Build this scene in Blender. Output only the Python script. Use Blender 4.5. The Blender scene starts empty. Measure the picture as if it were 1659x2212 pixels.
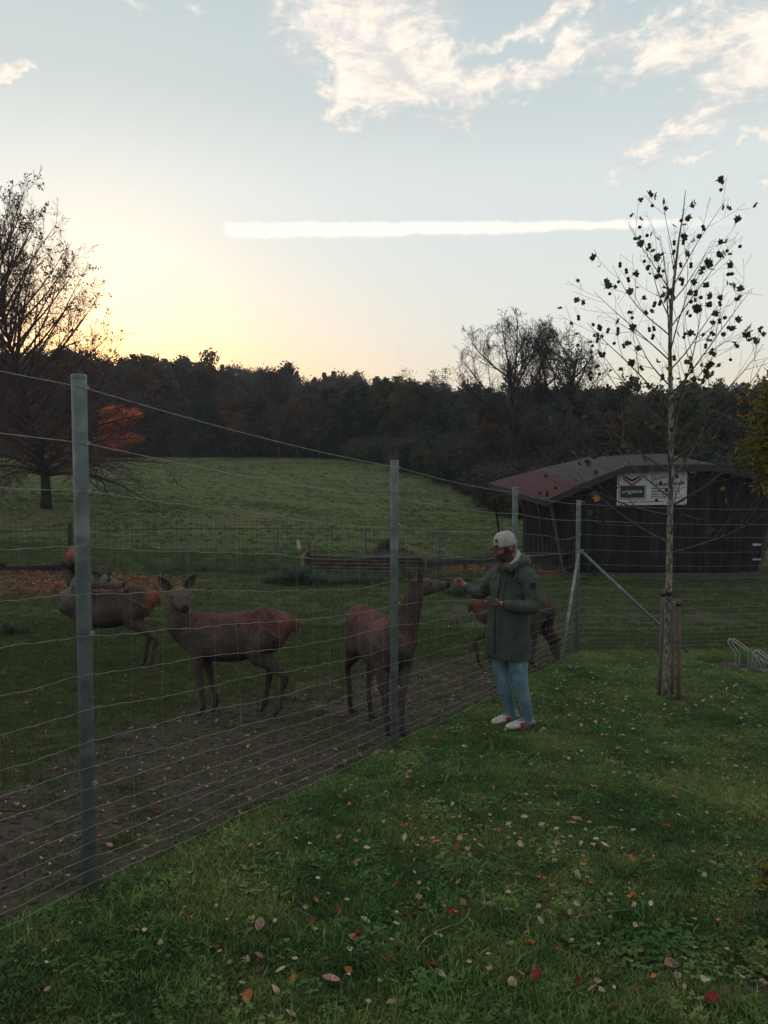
import bpy, bmesh, math, random
from math import sin, cos, tan, pi, radians, sqrt, atan2, exp
from mathutils import Vector, Matrix, noise as mn
from mathutils.bvhtree import BVHTree
import numpy as np
random.seed(7)
S = bpy.context.scene
COL = S.collection

# ------------------------------------------------------------------ camera
CAM_H = 1.58
PITCH = radians(3.65)
cam = bpy.data.cameras.new('camera'); camo = bpy.data.objects.new('camera', cam); COL.objects.link(camo)
camo.location = (0, 0, CAM_H); camo.rotation_euler = (pi/2 - PITCH, 0, 0)
cam.sensor_width = 36; cam.sensor_fit = 'AUTO'; cam.lens = 27.03
cam.clip_start = 0.05; cam.clip_end = 3000
S.camera = camo
S.view_settings.view_transform = 'Standard'; S.view_settings.look = 'None'
S.view_settings.exposure = 0.0; S.view_settings.gamma = 1.0
S.view_settings.use_curve_mapping = False
S.cycles.max_bounces = 5; S.cycles.diffuse_bounces = 2; S.cycles.glossy_bounces = 2
S.cycles.transparent_max_bounces = 12; S.cycles.volume_bounces = 0
S.cycles.volume_step_rate = 4.0

F_PX = 1661.0
def ray(px, py):
    u = (px - 829.5)/F_PX; v = -(py - 1106)/F_PX
    return Vector((u, cos(PITCH) + v*sin(PITCH), -sin(PITCH) + v*cos(PITCH)))
def P(px, py, Y):
    """the point of the place that the survey of the photograph puts at distance Y"""
    d = ray(px, py); return Vector((0, 0, CAM_H)) + d*(Y/d.y)

# ------------------------------------------------------------------ node helpers
def N(nt, t, **kw):
    n = nt.nodes.new(t)
    for k, v in kw.items():
        if k == 'inp':
            for i, val in v.items(): n.inputs[i].default_value = val
        else: setattr(n, k, v)
    return n
def L(nt, a, b): nt.links.new(a, b)
def M_(nt, op, a, b=None, c=None, clamp=False):
    n = nt.nodes.new('ShaderNodeMath'); n.operation = op; n.use_clamp = clamp
    for i, v in enumerate((a, b, c)):
        if v is None: continue
        if isinstance(v, (int, float)): n.inputs[i].default_value = v
        else: nt.links.new(v, n.inputs[i])
    return n.outputs[0]
def MIX(nt, f, a, b, mode='MIX', clamp=False):
    n = nt.nodes.new('ShaderNodeMix'); n.data_type = 'RGBA'; n.blend_type = mode; n.clamp_result = clamp
    for i, v in ((0, f), (6, a), (7, b)):
        if isinstance(v, (int, float)): n.inputs[i].default_value = v
        elif isinstance(v, (tuple, list)): n.inputs[i].default_value = (*v[:3], 1)
        else: nt.links.new(v, n.inputs[i])
    return n.outputs[2]
def NOISE(nt, vec, scale, detail=3, rough=0.55, dist=0.0):
    n = nt.nodes.new('ShaderNodeTexNoise'); n.inputs['Scale'].default_value = scale
    n.inputs['Detail'].default_value = detail; n.inputs['Roughness'].default_value = rough
    n.inputs['Distortion'].default_value = dist
    if vec is not None: nt.links.new(vec, n.inputs['Vector'])
    return n.outputs['Fac']
def RANGE(nt, v, a, b, c=0.0, d=1.0, smooth=True):
    n = nt.nodes.new('ShaderNodeMapRange'); n.interpolation_type = 'SMOOTHSTEP' if smooth else 'LINEAR'
    nt.links.new(v, n.inputs[0])
    for i, x in enumerate((a, b, c, d)): n.inputs[i+1].default_value = x
    return n.outputs[0]

# ------------------------------------------------------------------ sky, clouds, sun
SUN_AZ, SUN_EL = radians(-20.5), radians(6.0)
world = bpy.data.worlds.new('World'); S.world = world; world.use_nodes = True
def build_sky():
    nt = world.node_tree; nt.nodes.clear()
    out = N(nt, 'ShaderNodeOutputWorld'); bg = N(nt, 'ShaderNodeBackground'); L(nt, bg.outputs[0], out.inputs[0])
    bg.inputs[1].default_value = 0.1
    tc = N(nt, 'ShaderNodeTexCoord'); nrm = N(nt, 'ShaderNodeVectorMath', operation='NORMALIZE'); L(nt, tc.outputs['Generated'], nrm.inputs[0])
    d = nrm.outputs[0]
    sp = N(nt, 'ShaderNodeSeparateXYZ'); L(nt, d, sp.inputs[0]); x, y, z = sp.outputs
    az = M_(nt, 'MULTIPLY', M_(nt, 'ARCTAN2', x, y), 180/pi)
    el = M_(nt, 'MULTIPLY', M_(nt, 'ARCSINE', z), 180/pi)
    sky = N(nt, 'ShaderNodeTexSky', sky_type='NISHITA'); sky.sun_disc = False
    sky.sun_elevation = SUN_EL; sky.sun_rotation = SUN_AZ; sky.dust_density = 2.5; sky.air_density = 1.0; sky.ozone_density = 1.5
    # hazy evening gradient by elevation
    r = N(nt, 'ShaderNodeValToRGB'); cr = r.color_ramp; cr.interpolation = 'EASE'
    pts = [(-10, (.30, .30, .28)), (0, (.90, .79, .60)), (5, (.93, .87, .72)), (10, (.87, .89, .83)), (18, (.81, .87, .865)),
           (26, (.64, .735, .75)), (35, (.50, .61, .655)), (90, (.47, .57, .63))]
    while len(cr.elements) < len(pts): cr.elements.new(0.5)
    for e, (dg, c) in zip(cr.elements, pts): e.position = (dg + 10)/100.0; e.color = (*c, 1)
    L(nt, M_(nt, 'MULTIPLY', M_(nt, 'ADD', el, 10), 0.01), r.inputs[0])
    col = r.outputs[0]
    # darker towards the east (behind)
    sv = Vector((sin(SUN_AZ)*cos(SUN_EL), cos(SUN_AZ)*cos(SUN_EL), sin(SUN_EL)))
    dp = N(nt, 'ShaderNodeVectorMath', operation='DOT_PRODUCT'); L(nt, d, dp.inputs[0]); dp.inputs[1].default_value = sv
    cosang = dp.outputs['Value']
    east = RANGE(nt, cosang, 0.75, -0.8)
    col = MIX(nt, M_(nt, 'MULTIPLY', east, 0.75), col, (.50, .55, .61))
    ang = M_(nt, 'MULTIPLY', M_(nt, 'ARCCOSINE', M_(nt, 'MINIMUM', cosang, 0.99999)), 180/pi)
    def gauss(v, s): return M_(nt, 'EXPONENT', M_(nt, 'MULTIPLY', M_(nt, 'POWER', M_(nt, 'DIVIDE', v, s), 2.0), -1.0))
    g1 = gauss(ang, 16.0); g2 = gauss(ang, 6.5)
    col = MIX(nt, g1, col, (.13, .07, .0), 'ADD')
    # orange close to the sun and to the horizon
    low = gauss(M_(nt, 'SUBTRACT', el, 4.0), 5.5)
    col = MIX(nt, M_(nt, 'MULTIPLY', gauss(ang, 16), low, clamp=True), col, (1.6, .80, .30))
    col = MIX(nt, g2, col, (1.2, .62, .14), 'ADD')
    # blend in the physical sky
    nis = N(nt, 'ShaderNodeVectorMath', operation='SCALE'); L(nt, sky.outputs[0], nis.inputs[0]); nis.inputs[3].default_value = 0.1
    col = MIX(nt, 0.10, col, nis.outputs[0])
    # ---- clouds: sheets high above, in (azimuth, elevation) of the real sky
    cmb = N(nt, 'ShaderNodeCombineXYZ'); L(nt, az, cmb.inputs[0]); L(nt, el, cmb.inputs[1])
    ae = cmb.outputs[0]
    def fld(off, sc, det, rough, rot=0.0, sx=1.0, sy=1.0, dist=0.0):
        mp = N(nt, 'ShaderNodeMapping'); L(nt, ae, mp.inputs[0]); mp.inputs['Location'].default_value = (off, off*1.7, off*.3)
        mp.inputs['Rotation'].default_value = (0, 0, rot); mp.inputs['Scale'].default_value = (sx, sy, 1)
        return NOISE(nt, mp.outputs[0], sc, det, rough, dist)
    wx = M_(nt, 'MULTIPLY', M_(nt, 'SUBTRACT', fld(3, .22, 4, .6), .5), 9.0)
    wy = M_(nt, 'MULTIPLY', M_(nt, 'SUBTRACT', fld(9, .22, 4, .6), .5), 7.0)
    azw = M_(nt, 'ADD', az, wx); elw = M_(nt, 'ADD', el, wy)
    def blob(px, py, hw, hh, rot=0.0, w=1.0):
        dd = ray(px, py).normalized(); a0 = math.degrees(atan2(dd.x, dd.y)); e0 = math.degrees(math.asin(dd.z))
        k = math.degrees(1/F_PX)
        da = M_(nt, 'SUBTRACT', azw, a0); de = M_(nt, 'SUBTRACT', elw, e0)
        c_, s_ = cos(rot), sin(rot)
        u = M_(nt, 'ADD', M_(nt, 'MULTIPLY', da, c_/(hw*k)), M_(nt, 'MULTIPLY', de, s_/(hw*k)))
        v = M_(nt, 'ADD', M_(nt, 'MULTIPLY', da, -s_/(hh*k)), M_(nt, 'MULTIPLY', de, c_/(hh*k)))
        q = M_(nt, 'ADD', M_(nt, 'MULTIPLY', u, u), M_(nt, 'MULTIPLY', v, v))
        return M_(nt, 'MULTIPLY', M_(nt, 'EXPONENT', M_(nt, 'MULTIPLY', q, -1.0)), w)
    blobs = [(705, 45, 150, 62, -.55, 1.0), (800, 60, 130, 95, -.1, 1.25), (880, 160, 150, 52, -.45, 1.3), (960, 210, 110, 26, -.2, .9),
             (1070, 180, 130, 17, .08, .8), (1210, 145, 110, 34, .38, 1.05), (1160, 45, 150, 20, .30, .85),
             (1250, 10, 90, 16, .25, .7), (1430, 105, 120, 48, .15, .85), (1520, 60, 130, 70, .3, .6), (1530, 235, 110, 32, .55, 1.0),
             (1640, 150, 60, 110, .3, .7), (1590, 310, 90, 10, .3, .5), (745, 225, 26, 28, 0, .75), (815, 247, 34, 14, 0, .65),
             (910, 245, 60, 14, -.8, .6), (1650, 405, 30, 14, 0, .9), (28, 145, 50, 18, 0, .95), (55, 170, 45, 6, 0, .7),
             (300, 15, 60, 16, -.2, .6), (420, 25, 50, 20, -.8, .35), (1400, 345, 70, 10, .2, .3), (855, 290, 60, 12, -.1, .3),
             (640, 775, 45, 3.5, .12, .35), (760, 765, 40, 3, 0, .35), (850, 745, 30, 4, 0, .35)]
    m = None
    for b in blobs:
        v = blob(*b); m = v if m is None else M_(nt, 'ADD', m, v)
    # the same broken sheet goes on overhead and to the sides
    beyond = M_(nt, 'MULTIPLY', RANGE(nt, el, 32, 48), RANGE(nt, fld(40, .05, 3, .5), .42, .66))
    side = M_(nt, 'MULTIPLY', RANGE(nt, M_(nt, 'ABSOLUTE', az), 30, 45), M_(nt, 'MULTIPLY', RANGE(nt, el, 12, 24), RANGE(nt, fld(70, .06, 3, .5), .45, .7)))
    m = M_(nt, 'ADD', m, M_(nt, 'MULTIPLY', M_(nt, 'MAXIMUM', beyond, side), .8))
    n1 = fld(1, .50, 11, .70, rot=-.45, sx=.55, sy=1.35, dist=.35)
    n2 = fld(20, 1.7, 5, .6, rot=.2)
    nn = M_(nt, 'ADD', M_(nt, 'MULTIPLY', n1, .75), M_(nt, 'MULTIPLY', n2, .25))
    dens = M_(nt, 'ADD', M_(nt, 'MULTIPLY', m, .55), M_(nt, 'MULTIPLY', M_(nt, 'SUBTRACT', nn, .5), 2.0))
    dens = M_(nt, 'MULTIPLY', RANGE(nt, dens, .12, .66), RANGE(nt, m, .04, .35))
    thin = M_(nt, 'MULTIPLY', RANGE(nt, m, .02, .6), .35)
    lit = MIX(nt, RANGE(nt, n1, .38, .62), (.78, .76, .74), (1.12, 1.02, .88))
    col = MIX(nt, thin, col, (.66, .68, .68))
    col = MIX(nt, dens, col, lit)
    # contrail
    ca, ce = [], []
    for (px, py) in ((485, 497), (900, 495), (1400, 484)):
        dd = ray(px, py).normalized(); ca.append(math.degrees(atan2(dd.x, dd.y))); ce.append(math.degrees(math.asin(dd.z)))
    A = np.array([[1, a, a*a] for a in ca]); k0, k1, k2 = np.linalg.solve(A, np.array(ce))
    line = M_(nt, 'ADD', M_(nt, 'ADD', M_(nt, 'MULTIPLY', az, float(k1)), float(k0)), M_(nt, 'MULTIPLY', M_(nt, 'MULTIPLY', az, az), float(k2)))
    off = M_(nt, 'ADD', M_(nt, 'SUBTRACT', el, line), M_(nt, 'MULTIPLY', M_(nt, 'SUBTRACT', fld(55, .28, 3, .55), .5), .55))
    hw = M_(nt, 'ADD', RANGE(nt, az, -5, 19, .50, .26), M_(nt, 'MULTIPLY', M_(nt, 'SUBTRACT', fld(60, .9, 6, .7), .5), .55))
    band = RANGE(nt, M_(nt, 'SUBTRACT', M_(nt, 'ABSOLUTE', off), hw), .14, -.16)
    ends = M_(nt, 'MULTIPLY', RANGE(nt, az, ca[0]-.25, ca[0]+.35), RANGE(nt, az, 27, 15))
    col = MIX(nt, M_(nt, 'MULTIPLY', band, ends), col, (1.10, 1.06, .98))
    # background strength is 0.1: the colours above are radiance
    k = N(nt, 'ShaderNodeVectorMath', operation='SCALE'); L(nt, col, k.inputs[0]); k.inputs[3].default_value = 10.0
    L(nt, k.outputs[0], bg.inputs[0])
build_sky()
world.cycles.sampling_method = 'MANUAL'; world.cycles.sample_map_resolution = 512
sl = bpy.data.lights.new('sun', 'SUN'); so = bpy.data.objects.new('sun', sl); COL.objects.link(so)
sl.energy = 0.7; sl.angle = radians(9); sl.color = (1.0, .60, .38)
so.rotation_euler = (pi/2 - SUN_EL, 0, 0)
so.rotation_euler = (-Vector((sin(SUN_AZ)*cos(SUN_EL), cos(SUN_AZ)*cos(SUN_EL), sin(SUN_EL)))).to_track_quat('-Z', 'Y').to_euler()

# ------------------------------------------------------------------ the lie of the land
def lerp(a, b, t): return a + (b-a)*t
def sstep(a, b, x):
    t = min(1, max(0, (x-a)/(b-a))); return t*t*(3-2*t)
BP = [(-60, 1.2), (-5, .55), (0, 0), (3, -.345), (6, -.745), (9, -1.08), (12, -1.345), (14, -1.44), (16, -1.49), (20, -1.55), (24, -1.62), (28, -1.5), (34, -1.05),
      (40, -.62), (50, .15), (60, .95), (70, 1.75), (78, 2.2), (90, 2.45), (110, 3.4), (130, 5.2), (170, 8.6), (220, 12.5), (300, 14), (900, 16)]
_xs = np.array([p[0] for p in BP], float); _ys = np.array([p[1] for p in BP], float)
_m = np.gradient(_ys, _xs)
_m[2] = -.112; _m[3] = -.128; _m[4] = -.125; _m[5] = -.10
def base_h(Y):
    Y = max(-60, min(899, Y)); i = int(np.searchsorted(_xs, Y, side='right')) - 1; i = min(i, len(_xs)-2)
    h = _xs[i+1]-_xs[i]; t = (Y-_xs[i])/h
    return (2*t**3-3*t*t+1)*_ys[i] + (t**3-2*t*t+t)*h*_m[i] + (-2*t**3+3*t*t)*_ys[i+1] + (t**3-t*t)*h*_m[i+1]
def fence_side(X, Y):
    """signed distance to the deer fence line, positive on the visitors' side"""
    return (X - FA[0])*FN[0] + (Y - FA[1])*FN[1]
FA = (0.082, 6.08); _fd = Vector((.4637, .8860)).normalized(); FD = (_fd.x, _fd.y); FN = (_fd.y, -_fd.x)
def ground(X, Y, fine=True):
    lat = -.052*sstep(9, 19, Y)*(1 - sstep(32, 70, Y))
    Xc = max(-25, X if X < 5 else 5 + 1.5*(1 - exp(-(X-5)/1.5)))
    h = base_h(Y) + lat*Xc
    h += -.0006*max(0, abs(X)-30)**1.3*sstep(40, 80, Y)
    if fine:
        amp = 1 if Y < 14 else 1 + (Y-14)*.12
        h += (mn.noise(Vector((X*.9, Y*.9, 3)))*.018 + mn.noise(Vector((X*3.1, Y*3.1, 9)))*.007)*min(amp, 7)
        if Y < 14:
            s = fence_side(X, Y)
            h += .045*exp(-((s-.35)/.35)**2) - .04*exp(-((s+.7)/.6)**2)
            if s < 0: h += mn.noise(Vector((X*7, Y*7, 1)))*.013 + mn.noise(Vector((X*17, Y*17, 5)))*.006
    return h
def hit(px, py):
    d = ray(px, py); o = Vector((0, 0, CAM_H)); t = 1.5; prev = 0
    while t < 400:
        q = o + d*t
        if q.z < ground(q.x, q.y, False): break
        prev = t; t *= 1.02
    for _ in range(30):
        mid = (prev+t)/2; q = o + d*mid
        if q.z < ground(q.x, q.y, False): t = mid
        else: prev = mid
    q = o + d*t; q.z = ground(q.x, q.y); return q

# ------------------------------------------------------------------ mesh builder
class MB:
    def __init__(s): s.v = []; s.f = []; s.mi = []; s.m = 0
    def face(s, *idx): s.f.append(idx); s.mi.append(s.m)
    def add(s, vs, fs):
        o = len(s.v); s.v.extend([tuple(v) for v in vs])
        for f in fs: s.f.append(tuple(i+o for i in f)); s.mi.append(s.m)
    def rings(s, rings, caps=True):
        """rings: list of equally long lists of points"""
        o = len(s.v); n = len(rings[0])
        for r in rings: s.v.extend([tuple(p) for p in r])
        for j in range(len(rings)-1):
            a = o + j*n; b = a + n
            for i in range(n):
                k = (i+1) % n; s.f.append((a+i, a+k, b+k, b+i)); s.mi.append(s.m)
        if caps:
            s.f.append(tuple(o+i for i in reversed(range(n)))); s.mi.append(s.m)
            e = o + (len(rings)-1)*n; s.f.append(tuple(e+i for i in range(n))); s.mi.append(s.m)
    def tube(s, pts, rad, n=8, caps=True, flat=1.0, up=None):
        pts = [Vector(p) for p in pts]; k = len(pts)
        if isinstance(rad, (int, float)): rad = [rad]*k
        t0 = (pts[1]-pts[0]).normalized()
        ref = Vector(up) if up is not None else (Vector((0, 0, 1)) if abs(t0.z) < .9 else Vector((1, 0, 0)))
        rr = []
        u = None
        for i, p in enumerate(pts):
            t = (pts[min(i+1, k-1)] - pts[max(i-1, 0)])
            t = t.normalized() if t.length > 1e-9 else t0
            u = t.cross(ref)
            if u.length < 1e-4: u = t.cross(Vector((0, 1, 0)))
            u.normalize(); w = u.cross(t).normalized(); ref = w
            rr.append([p + (u*cos(2*pi*a/n) + w*(sin(2*pi*a/n)*flat))*rad[i] for a in range(n)])
        s.rings(rr, caps)
    def box(s, c, size, R=None):
        c = Vector(c); hx, hy, hz = size[0]/2, size[1]/2, size[2]/2
        vs = [Vector((x, y, z)) for x in (-hx, hx) for y in (-hy, hy) for z in (-hz, hz)]
        if R is not None: vs = [R @ v for v in vs]
        s.add([c+v for v in vs], [(0, 1, 3, 2), (4, 6, 7, 5), (0, 4, 5, 1), (2, 3, 7, 6), (0, 2, 6, 4), (1, 5, 7, 3)])
    def ell(s, c, r, R=None, nu=16, nv=10):
        c = Vector(c); rr = []
        for j in range(nv+1):
            th = pi*(j+.001)/(nv+.002); ring = []
            for i in range(nu):
                a = 2*pi*i/nu; v = Vector((r[0]*sin(th)*cos(a), r[1]*sin(th)*sin(a), r[2]*cos(th)))
                ring.append(c + (R @ v if R is not None else v))
            rr.append(ring)
        s.rings(rr[::-1])
    def loft(s, secs, n=20):
        """secs: (centre, side axis, up axis, half width, half height)"""
        s.rings([[Vector(c) + Vector(u)*(cos(2*pi*i/n)*a) + Vector(w)*(sin(2*pi*i/n)*b) for i in range(n)] for (c, u, w, a, b) in secs])
    def mesh(s, name, mats, smooth=False):
        me = bpy.data.meshes.new(name); me.from_pydata(s.v, [], s.f)
        for m in (mats if isinstance(mats, (list, tuple)) else [mats]): me.materials.append(m)
        if any(s.mi): me.polygons.foreach_set('material_index', s.mi)
        if smooth: me.polygons.foreach_set('use_smooth', [True]*len(me.polygons))
        me.update(); return me
    def obj(s, name, mats, parent=None, smooth=False, origin=None):
        if origin is not None:
            o_ = Vector(origin); s.v = [(a-o_.x, b-o_.y, c-o_.z) for a, b, c in s.v]
        o = link(name, s.mesh(name, mats, smooth), parent)
        if origin is not None: o.location = Vector(origin) if parent is None else Vector(origin) - parent.location
        return o
def link(name, data, parent=None, loc=None):
    o = bpy.data.objects.new(name, data); COL.objects.link(o)
    if parent is not None: o.parent = parent
    if loc is not None: o.location = loc
    return o
def tag(o, label=None, cat=None, group=None, kind=None):
    if label: o['label'] = label
    if cat: o['category'] = cat
    if group: o['group'] = group
    if kind: o['kind'] = kind
    return o
def empty(name, loc, label, cat, group=None):
    o = bpy.data.objects.new(name, None); COL.objects.link(o); o.location = loc; o.empty_display_size = .2
    return tag(o, label, cat, group)
def subcopy(root, loc, rotz, scale=1.0):
    r = root.copy(); COL.objects.link(r); r.location = loc; r.rotation_euler = (0, 0, rotz); r.scale = (scale,)*3
    for ch in list(root.children):
        c = ch.copy(); COL.objects.link(c); c.parent = r
        for g in list(ch.children):
            d = g.copy(); COL.objects.link(d); d.parent = c
    return r
def remesh(mb, voxel, smooth_it=4, fac=.5):
    me = mb.mesh('tmp', []); o = bpy.data.objects.new('tmp', me); COL.objects.link(o)
    r = o.modifiers.new('r', 'REMESH'); r.mode = 'VOXEL'; r.voxel_size = voxel; r.adaptivity = 0
    sm = o.modifiers.new('s', 'SMOOTH'); sm.iterations = smooth_it; sm.factor = fac
    dg = bpy.context.evaluated_depsgraph_get(); dg.update()
    res = bpy.data.meshes.new_from_object(o.evaluated_get(dg), depsgraph=dg)
    bpy.data.objects.remove(o); bpy.data.meshes.remove(me)
    res.polygons.foreach_set('use_smooth', [True]*len(res.polygons))
    return res
def paint(me, fn, name='tint'):
    n = len(me.vertices); co = np.empty(n*3, np.float32); me.vertices.foreach_get('co', co); co = co.reshape(-1, 3)
    a = me.color_attributes.new(name, 'FLOAT_COLOR', 'POINT')
    out = np.ones((n, 4), np.float32)
    for i in range(n): out[i, :3] = fn(co[i])
    a.data.foreach_set('color', out.ravel())
def displace(me, fn):
    me.update(); vs = me.vertices
    nrm = [v.normal.copy() for v in vs]
    for v, nn in zip(vs, nrm): v.co += nn*fn(v.co)

# ------------------------------------------------------------------ materials
def new_mat(name):
    m = bpy.data.materials.new(name); m.use_nodes = True; nt = m.node_tree; nt.nodes.clear()
    out = N(nt, 'ShaderNodeOutputMaterial'); b = N(nt, 'ShaderNodeBsdfPrincipled'); L(nt, b.outputs[0], out.inputs[0])
    return m, nt, b, out
def pm(name, c1, c2=None, scale=5.0, rough=.85, bump=0.0, bscale=None, detail=4, stretch=(1, 1, 1), metal=0.0, spec=.3, rnd=0.0,
       attr=None, coord='Object', c3=None, s3=None, lo=.35, hi=.65):
    m, nt, b, out = new_mat(name)
    b.inputs['Roughness'].default_value = rough; b.inputs['Metallic'].default_value = metal
    b.inputs['Specular IOR Level'].default_value = spec
    tc = N(nt, 'ShaderNodeTexCoord'); mp = N(nt, 'ShaderNodeMapping'); L(nt, tc.outputs[coord], mp.inputs[0]); mp.inputs['Scale'].default_value = stretch
    if attr:
        at = N(nt, 'ShaderNodeAttribute', attribute_name=attr); base = at.outputs['Color']
        f = RANGE(nt, NOISE(nt, mp.outputs[0], scale, detail), lo, hi, .72, 1.28)
        sc = N(nt, 'ShaderNodeVectorMath', operation='SCALE'); L(nt, base, sc.inputs[0]); L(nt, f, sc.inputs[3]); col = sc.outputs[0]
    else:
        c2 = c2 or tuple(v*.7 for v in c1)
        col = MIX(nt, RANGE(nt, NOISE(nt, mp.outputs[0], scale, detail), lo, hi), c1, c2)
        if c3: col = MIX(nt, RANGE(nt, NOISE(nt, mp.outputs[0], s3 or scale*.3, 3), .55, .7), col, c3)
    if rnd:
        oi = N(nt, 'ShaderNodeObjectInfo'); f = RANGE(nt, oi.outputs['Random'], 0, 1, 1-rnd, 1+rnd, smooth=False)
        sc = N(nt, 'ShaderNodeVectorMath', operation='SCALE'); L(nt, col, sc.inputs[0]); L(nt, f, sc.inputs[3]); col = sc.outputs[0]
    L(nt, col, b.inputs['Base Color'])
    if bump:
        bn = N(nt, 'ShaderNodeBump'); bn.inputs['Strength'].default_value = 1.0; bn.inputs['Distance'].default_value = bump
        L(nt, NOISE(nt, mp.outputs[0], bscale or scale*3, 5, .6), bn.inputs['Height']); L(nt, bn.outputs[0], b.inputs['Normal'])
    return m
def leafmat(name, c1, c2, trans=.35, rough=.7, rnd=.25, scale=8, wpos=False):
    m, nt, b, out = new_mat(name)
    tc = N(nt, 'ShaderNodeTexCoord'); oi = N(nt, 'ShaderNodeObjectInfo')
    if wpos:
        ge = N(nt, 'ShaderNodeNewGeometry'); v = ge.outputs['Position']
    else: v = tc.outputs['Object']
    col = MIX(nt, RANGE(nt, NOISE(nt, v, scale, 3), .35, .65), c1, c2)
    f = RANGE(nt, oi.outputs['Random'], 0, 1, 1-rnd, 1+rnd, smooth=False)
    sc = N(nt, 'ShaderNodeVectorMath', operation='SCALE'); L(nt, col, sc.inputs[0]); L(nt, f, sc.inputs[3])
    L(nt, sc.outputs[0], b.inputs['Base Color']); b.inputs['Roughness'].default_value = rough; b.inputs['Specular IOR Level'].default_value = .25
    tr = N(nt, 'ShaderNodeBsdfTranslucent'); L(nt, sc.outputs[0], tr.inputs[0]); mx = N(nt, 'ShaderNodeMixShader'); mx.inputs[0].default_value = trans
    L(nt, b.outputs[0], mx.inputs[1]); L(nt, tr.outputs[0], mx.inputs[2]); L(nt, mx.outputs[0], out.inputs[0])
    return m
# ------------------------------------------------------------------ scattered stuff (one object each)
def scatter(name, pts, protos, label=None, cat=None, kind='stuff', parent=None):
    """pts rows: x, y, z, rx, ry, rz, scale, index"""
    pts = np.array(pts, np.float32); n = len(pts)
    me = bpy.data.meshes.new(name); me.vertices.add(n); me.vertices.foreach_set('co', pts[:, :3].ravel())
    a = me.attributes.new('rot', 'FLOAT_VECTOR', 'POINT'); a.data.foreach_set('vector', pts[:, 3:6].ravel())
    a = me.attributes.new('sc', 'FLOAT', 'POINT'); a.data.foreach_set('value', pts[:, 6].copy())
    a = me.attributes.new('idx', 'INT', 'POINT'); a.data.foreach_set('value', pts[:, 7].astype(np.int32))
    o = link(name, me, parent)
    pc = bpy.data.collections.new(name + '_kinds')
    for i, (m, mt) in enumerate(protos):
        q = bpy.data.objects.new('%s_kind_%02d' % (name, i), m); pc.objects.link(q)
    g = bpy.data.node_groups.new(name, 'GeometryNodeTree')
    g.interface.new_socket('Geometry', in_out='INPUT', socket_type='NodeSocketGeometry')
    g.interface.new_socket('Geometry', in_out='OUTPUT', socket_type='NodeSocketGeometry')
    gi = g.nodes.new('NodeGroupInput'); go = g.nodes.new('NodeGroupOutput')
    ci = g.nodes.new('GeometryNodeCollectionInfo'); ci.inputs[0].default_value = pc; ci.inputs['Separate Children'].default_value = True; ci.inputs['Reset Children'].default_value = True
    ip = g.nodes.new('GeometryNodeInstanceOnPoints'); ip.inputs['Pick Instance'].default_value = True
    def att(nm, dt):
        t = g.nodes.new('GeometryNodeInputNamedAttribute'); t.data_type = dt; t.inputs['Name'].default_value = nm; return t.outputs[0]
    g.links.new(gi.outputs[0], ip.inputs['Points']); g.links.new(ci.outputs[0], ip.inputs['Instance'])
    g.links.new(att('idx', 'INT'), ip.inputs['Instance Index']); g.links.new(att('sc', 'FLOAT'), ip.inputs['Scale'])
    er = g.nodes.new('FunctionNodeEulerToRotation'); g.links.new(att('rot', 'FLOAT_VECTOR'), er.inputs[0]); g.links.new(er.outputs[0], ip.inputs['Rotation'])
    g.links.new(ip.outputs[0], go.inputs[0])
    md = o.modifiers.new('scatter', 'NODES'); md.node_group = g
    return tag(o, label, cat, None, kind)

# ------------------------------------------------------------------ ground
CORNER = (2.93, 11.48)
def lawn_side(X, Y): return fence_side(X, Y) > .02 and Y < CORNER[1] + .25*(X - CORNER[0])
def nz(X, Y, f, o=0): return mn.noise(Vector((X*f, Y*f, o)))
def dirt_at(X, Y):
    if Y > 22: return 0
    s = fence_side(X, Y); n = nz(X, Y, .8, 3)*.5 + nz(X, Y, 2.6, 8)*.3
    if lawn_side(X, Y):
        d = .10 + n*.35
        for (px, py, r, w) in BARE: d += w*exp(-((X-px)**2 + (Y-py)**2*.6)/(r*r))
        return max(0, min(1, d - .12))
    if s < 0 and Y < 14:
        k = -s
        d = .88*(1 - sstep(.9, 3.0, k)) + .30 - .30*sstep(2.2, 3.6, k)
        d -= .40*(1 - sstep(3.8, 6.4, Y))
        d *= sstep(-.02, .2, k)
        d -= .50*sstep(9.5, 12.5, Y) + .25*sstep(4.5, 8, k)
        d -= .15*exp(-((Y-3.2)/2.0)**2)
        return max(0, min(1, d + n*1.5 - .02))
    d = .15 + n*.8
    if X > 1: d += .38*exp(-((Y-16.2)/1.3)**2)
    return max(0, min(1, d))
def litter_at(X, Y):
    return max(sstep(-3.4, -6.0, X)*sstep(15.3, 17, Y)*(1 - sstep(18.6, 19.4, Y)), sstep(1.2, 2.2, X)*(1-sstep(5.2, 5.8, X))*sstep(22.8, 23.4, Y)*(1-sstep(25.6, 26.4, Y)), .7*exp(-((X-6.2)**2*.5+(Y-25.5)**2*.2)))
BARE = []
for (px, py, r, w) in ((1672, 1960, .13, .8), (1672, 2160, .11, .8), (1380, 2020, .12, .42), (1310, 1990, .09, .35), (1500, 1990, .2, .2),
                       (1470, 1515, .30, .8), (1610, 1440, .7, .9), (1500, 2080, .14, .3), (1585, 1300, .8, .6)):
    q = hit(px, py); BARE.append((q.x, q.y, r, w))
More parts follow.
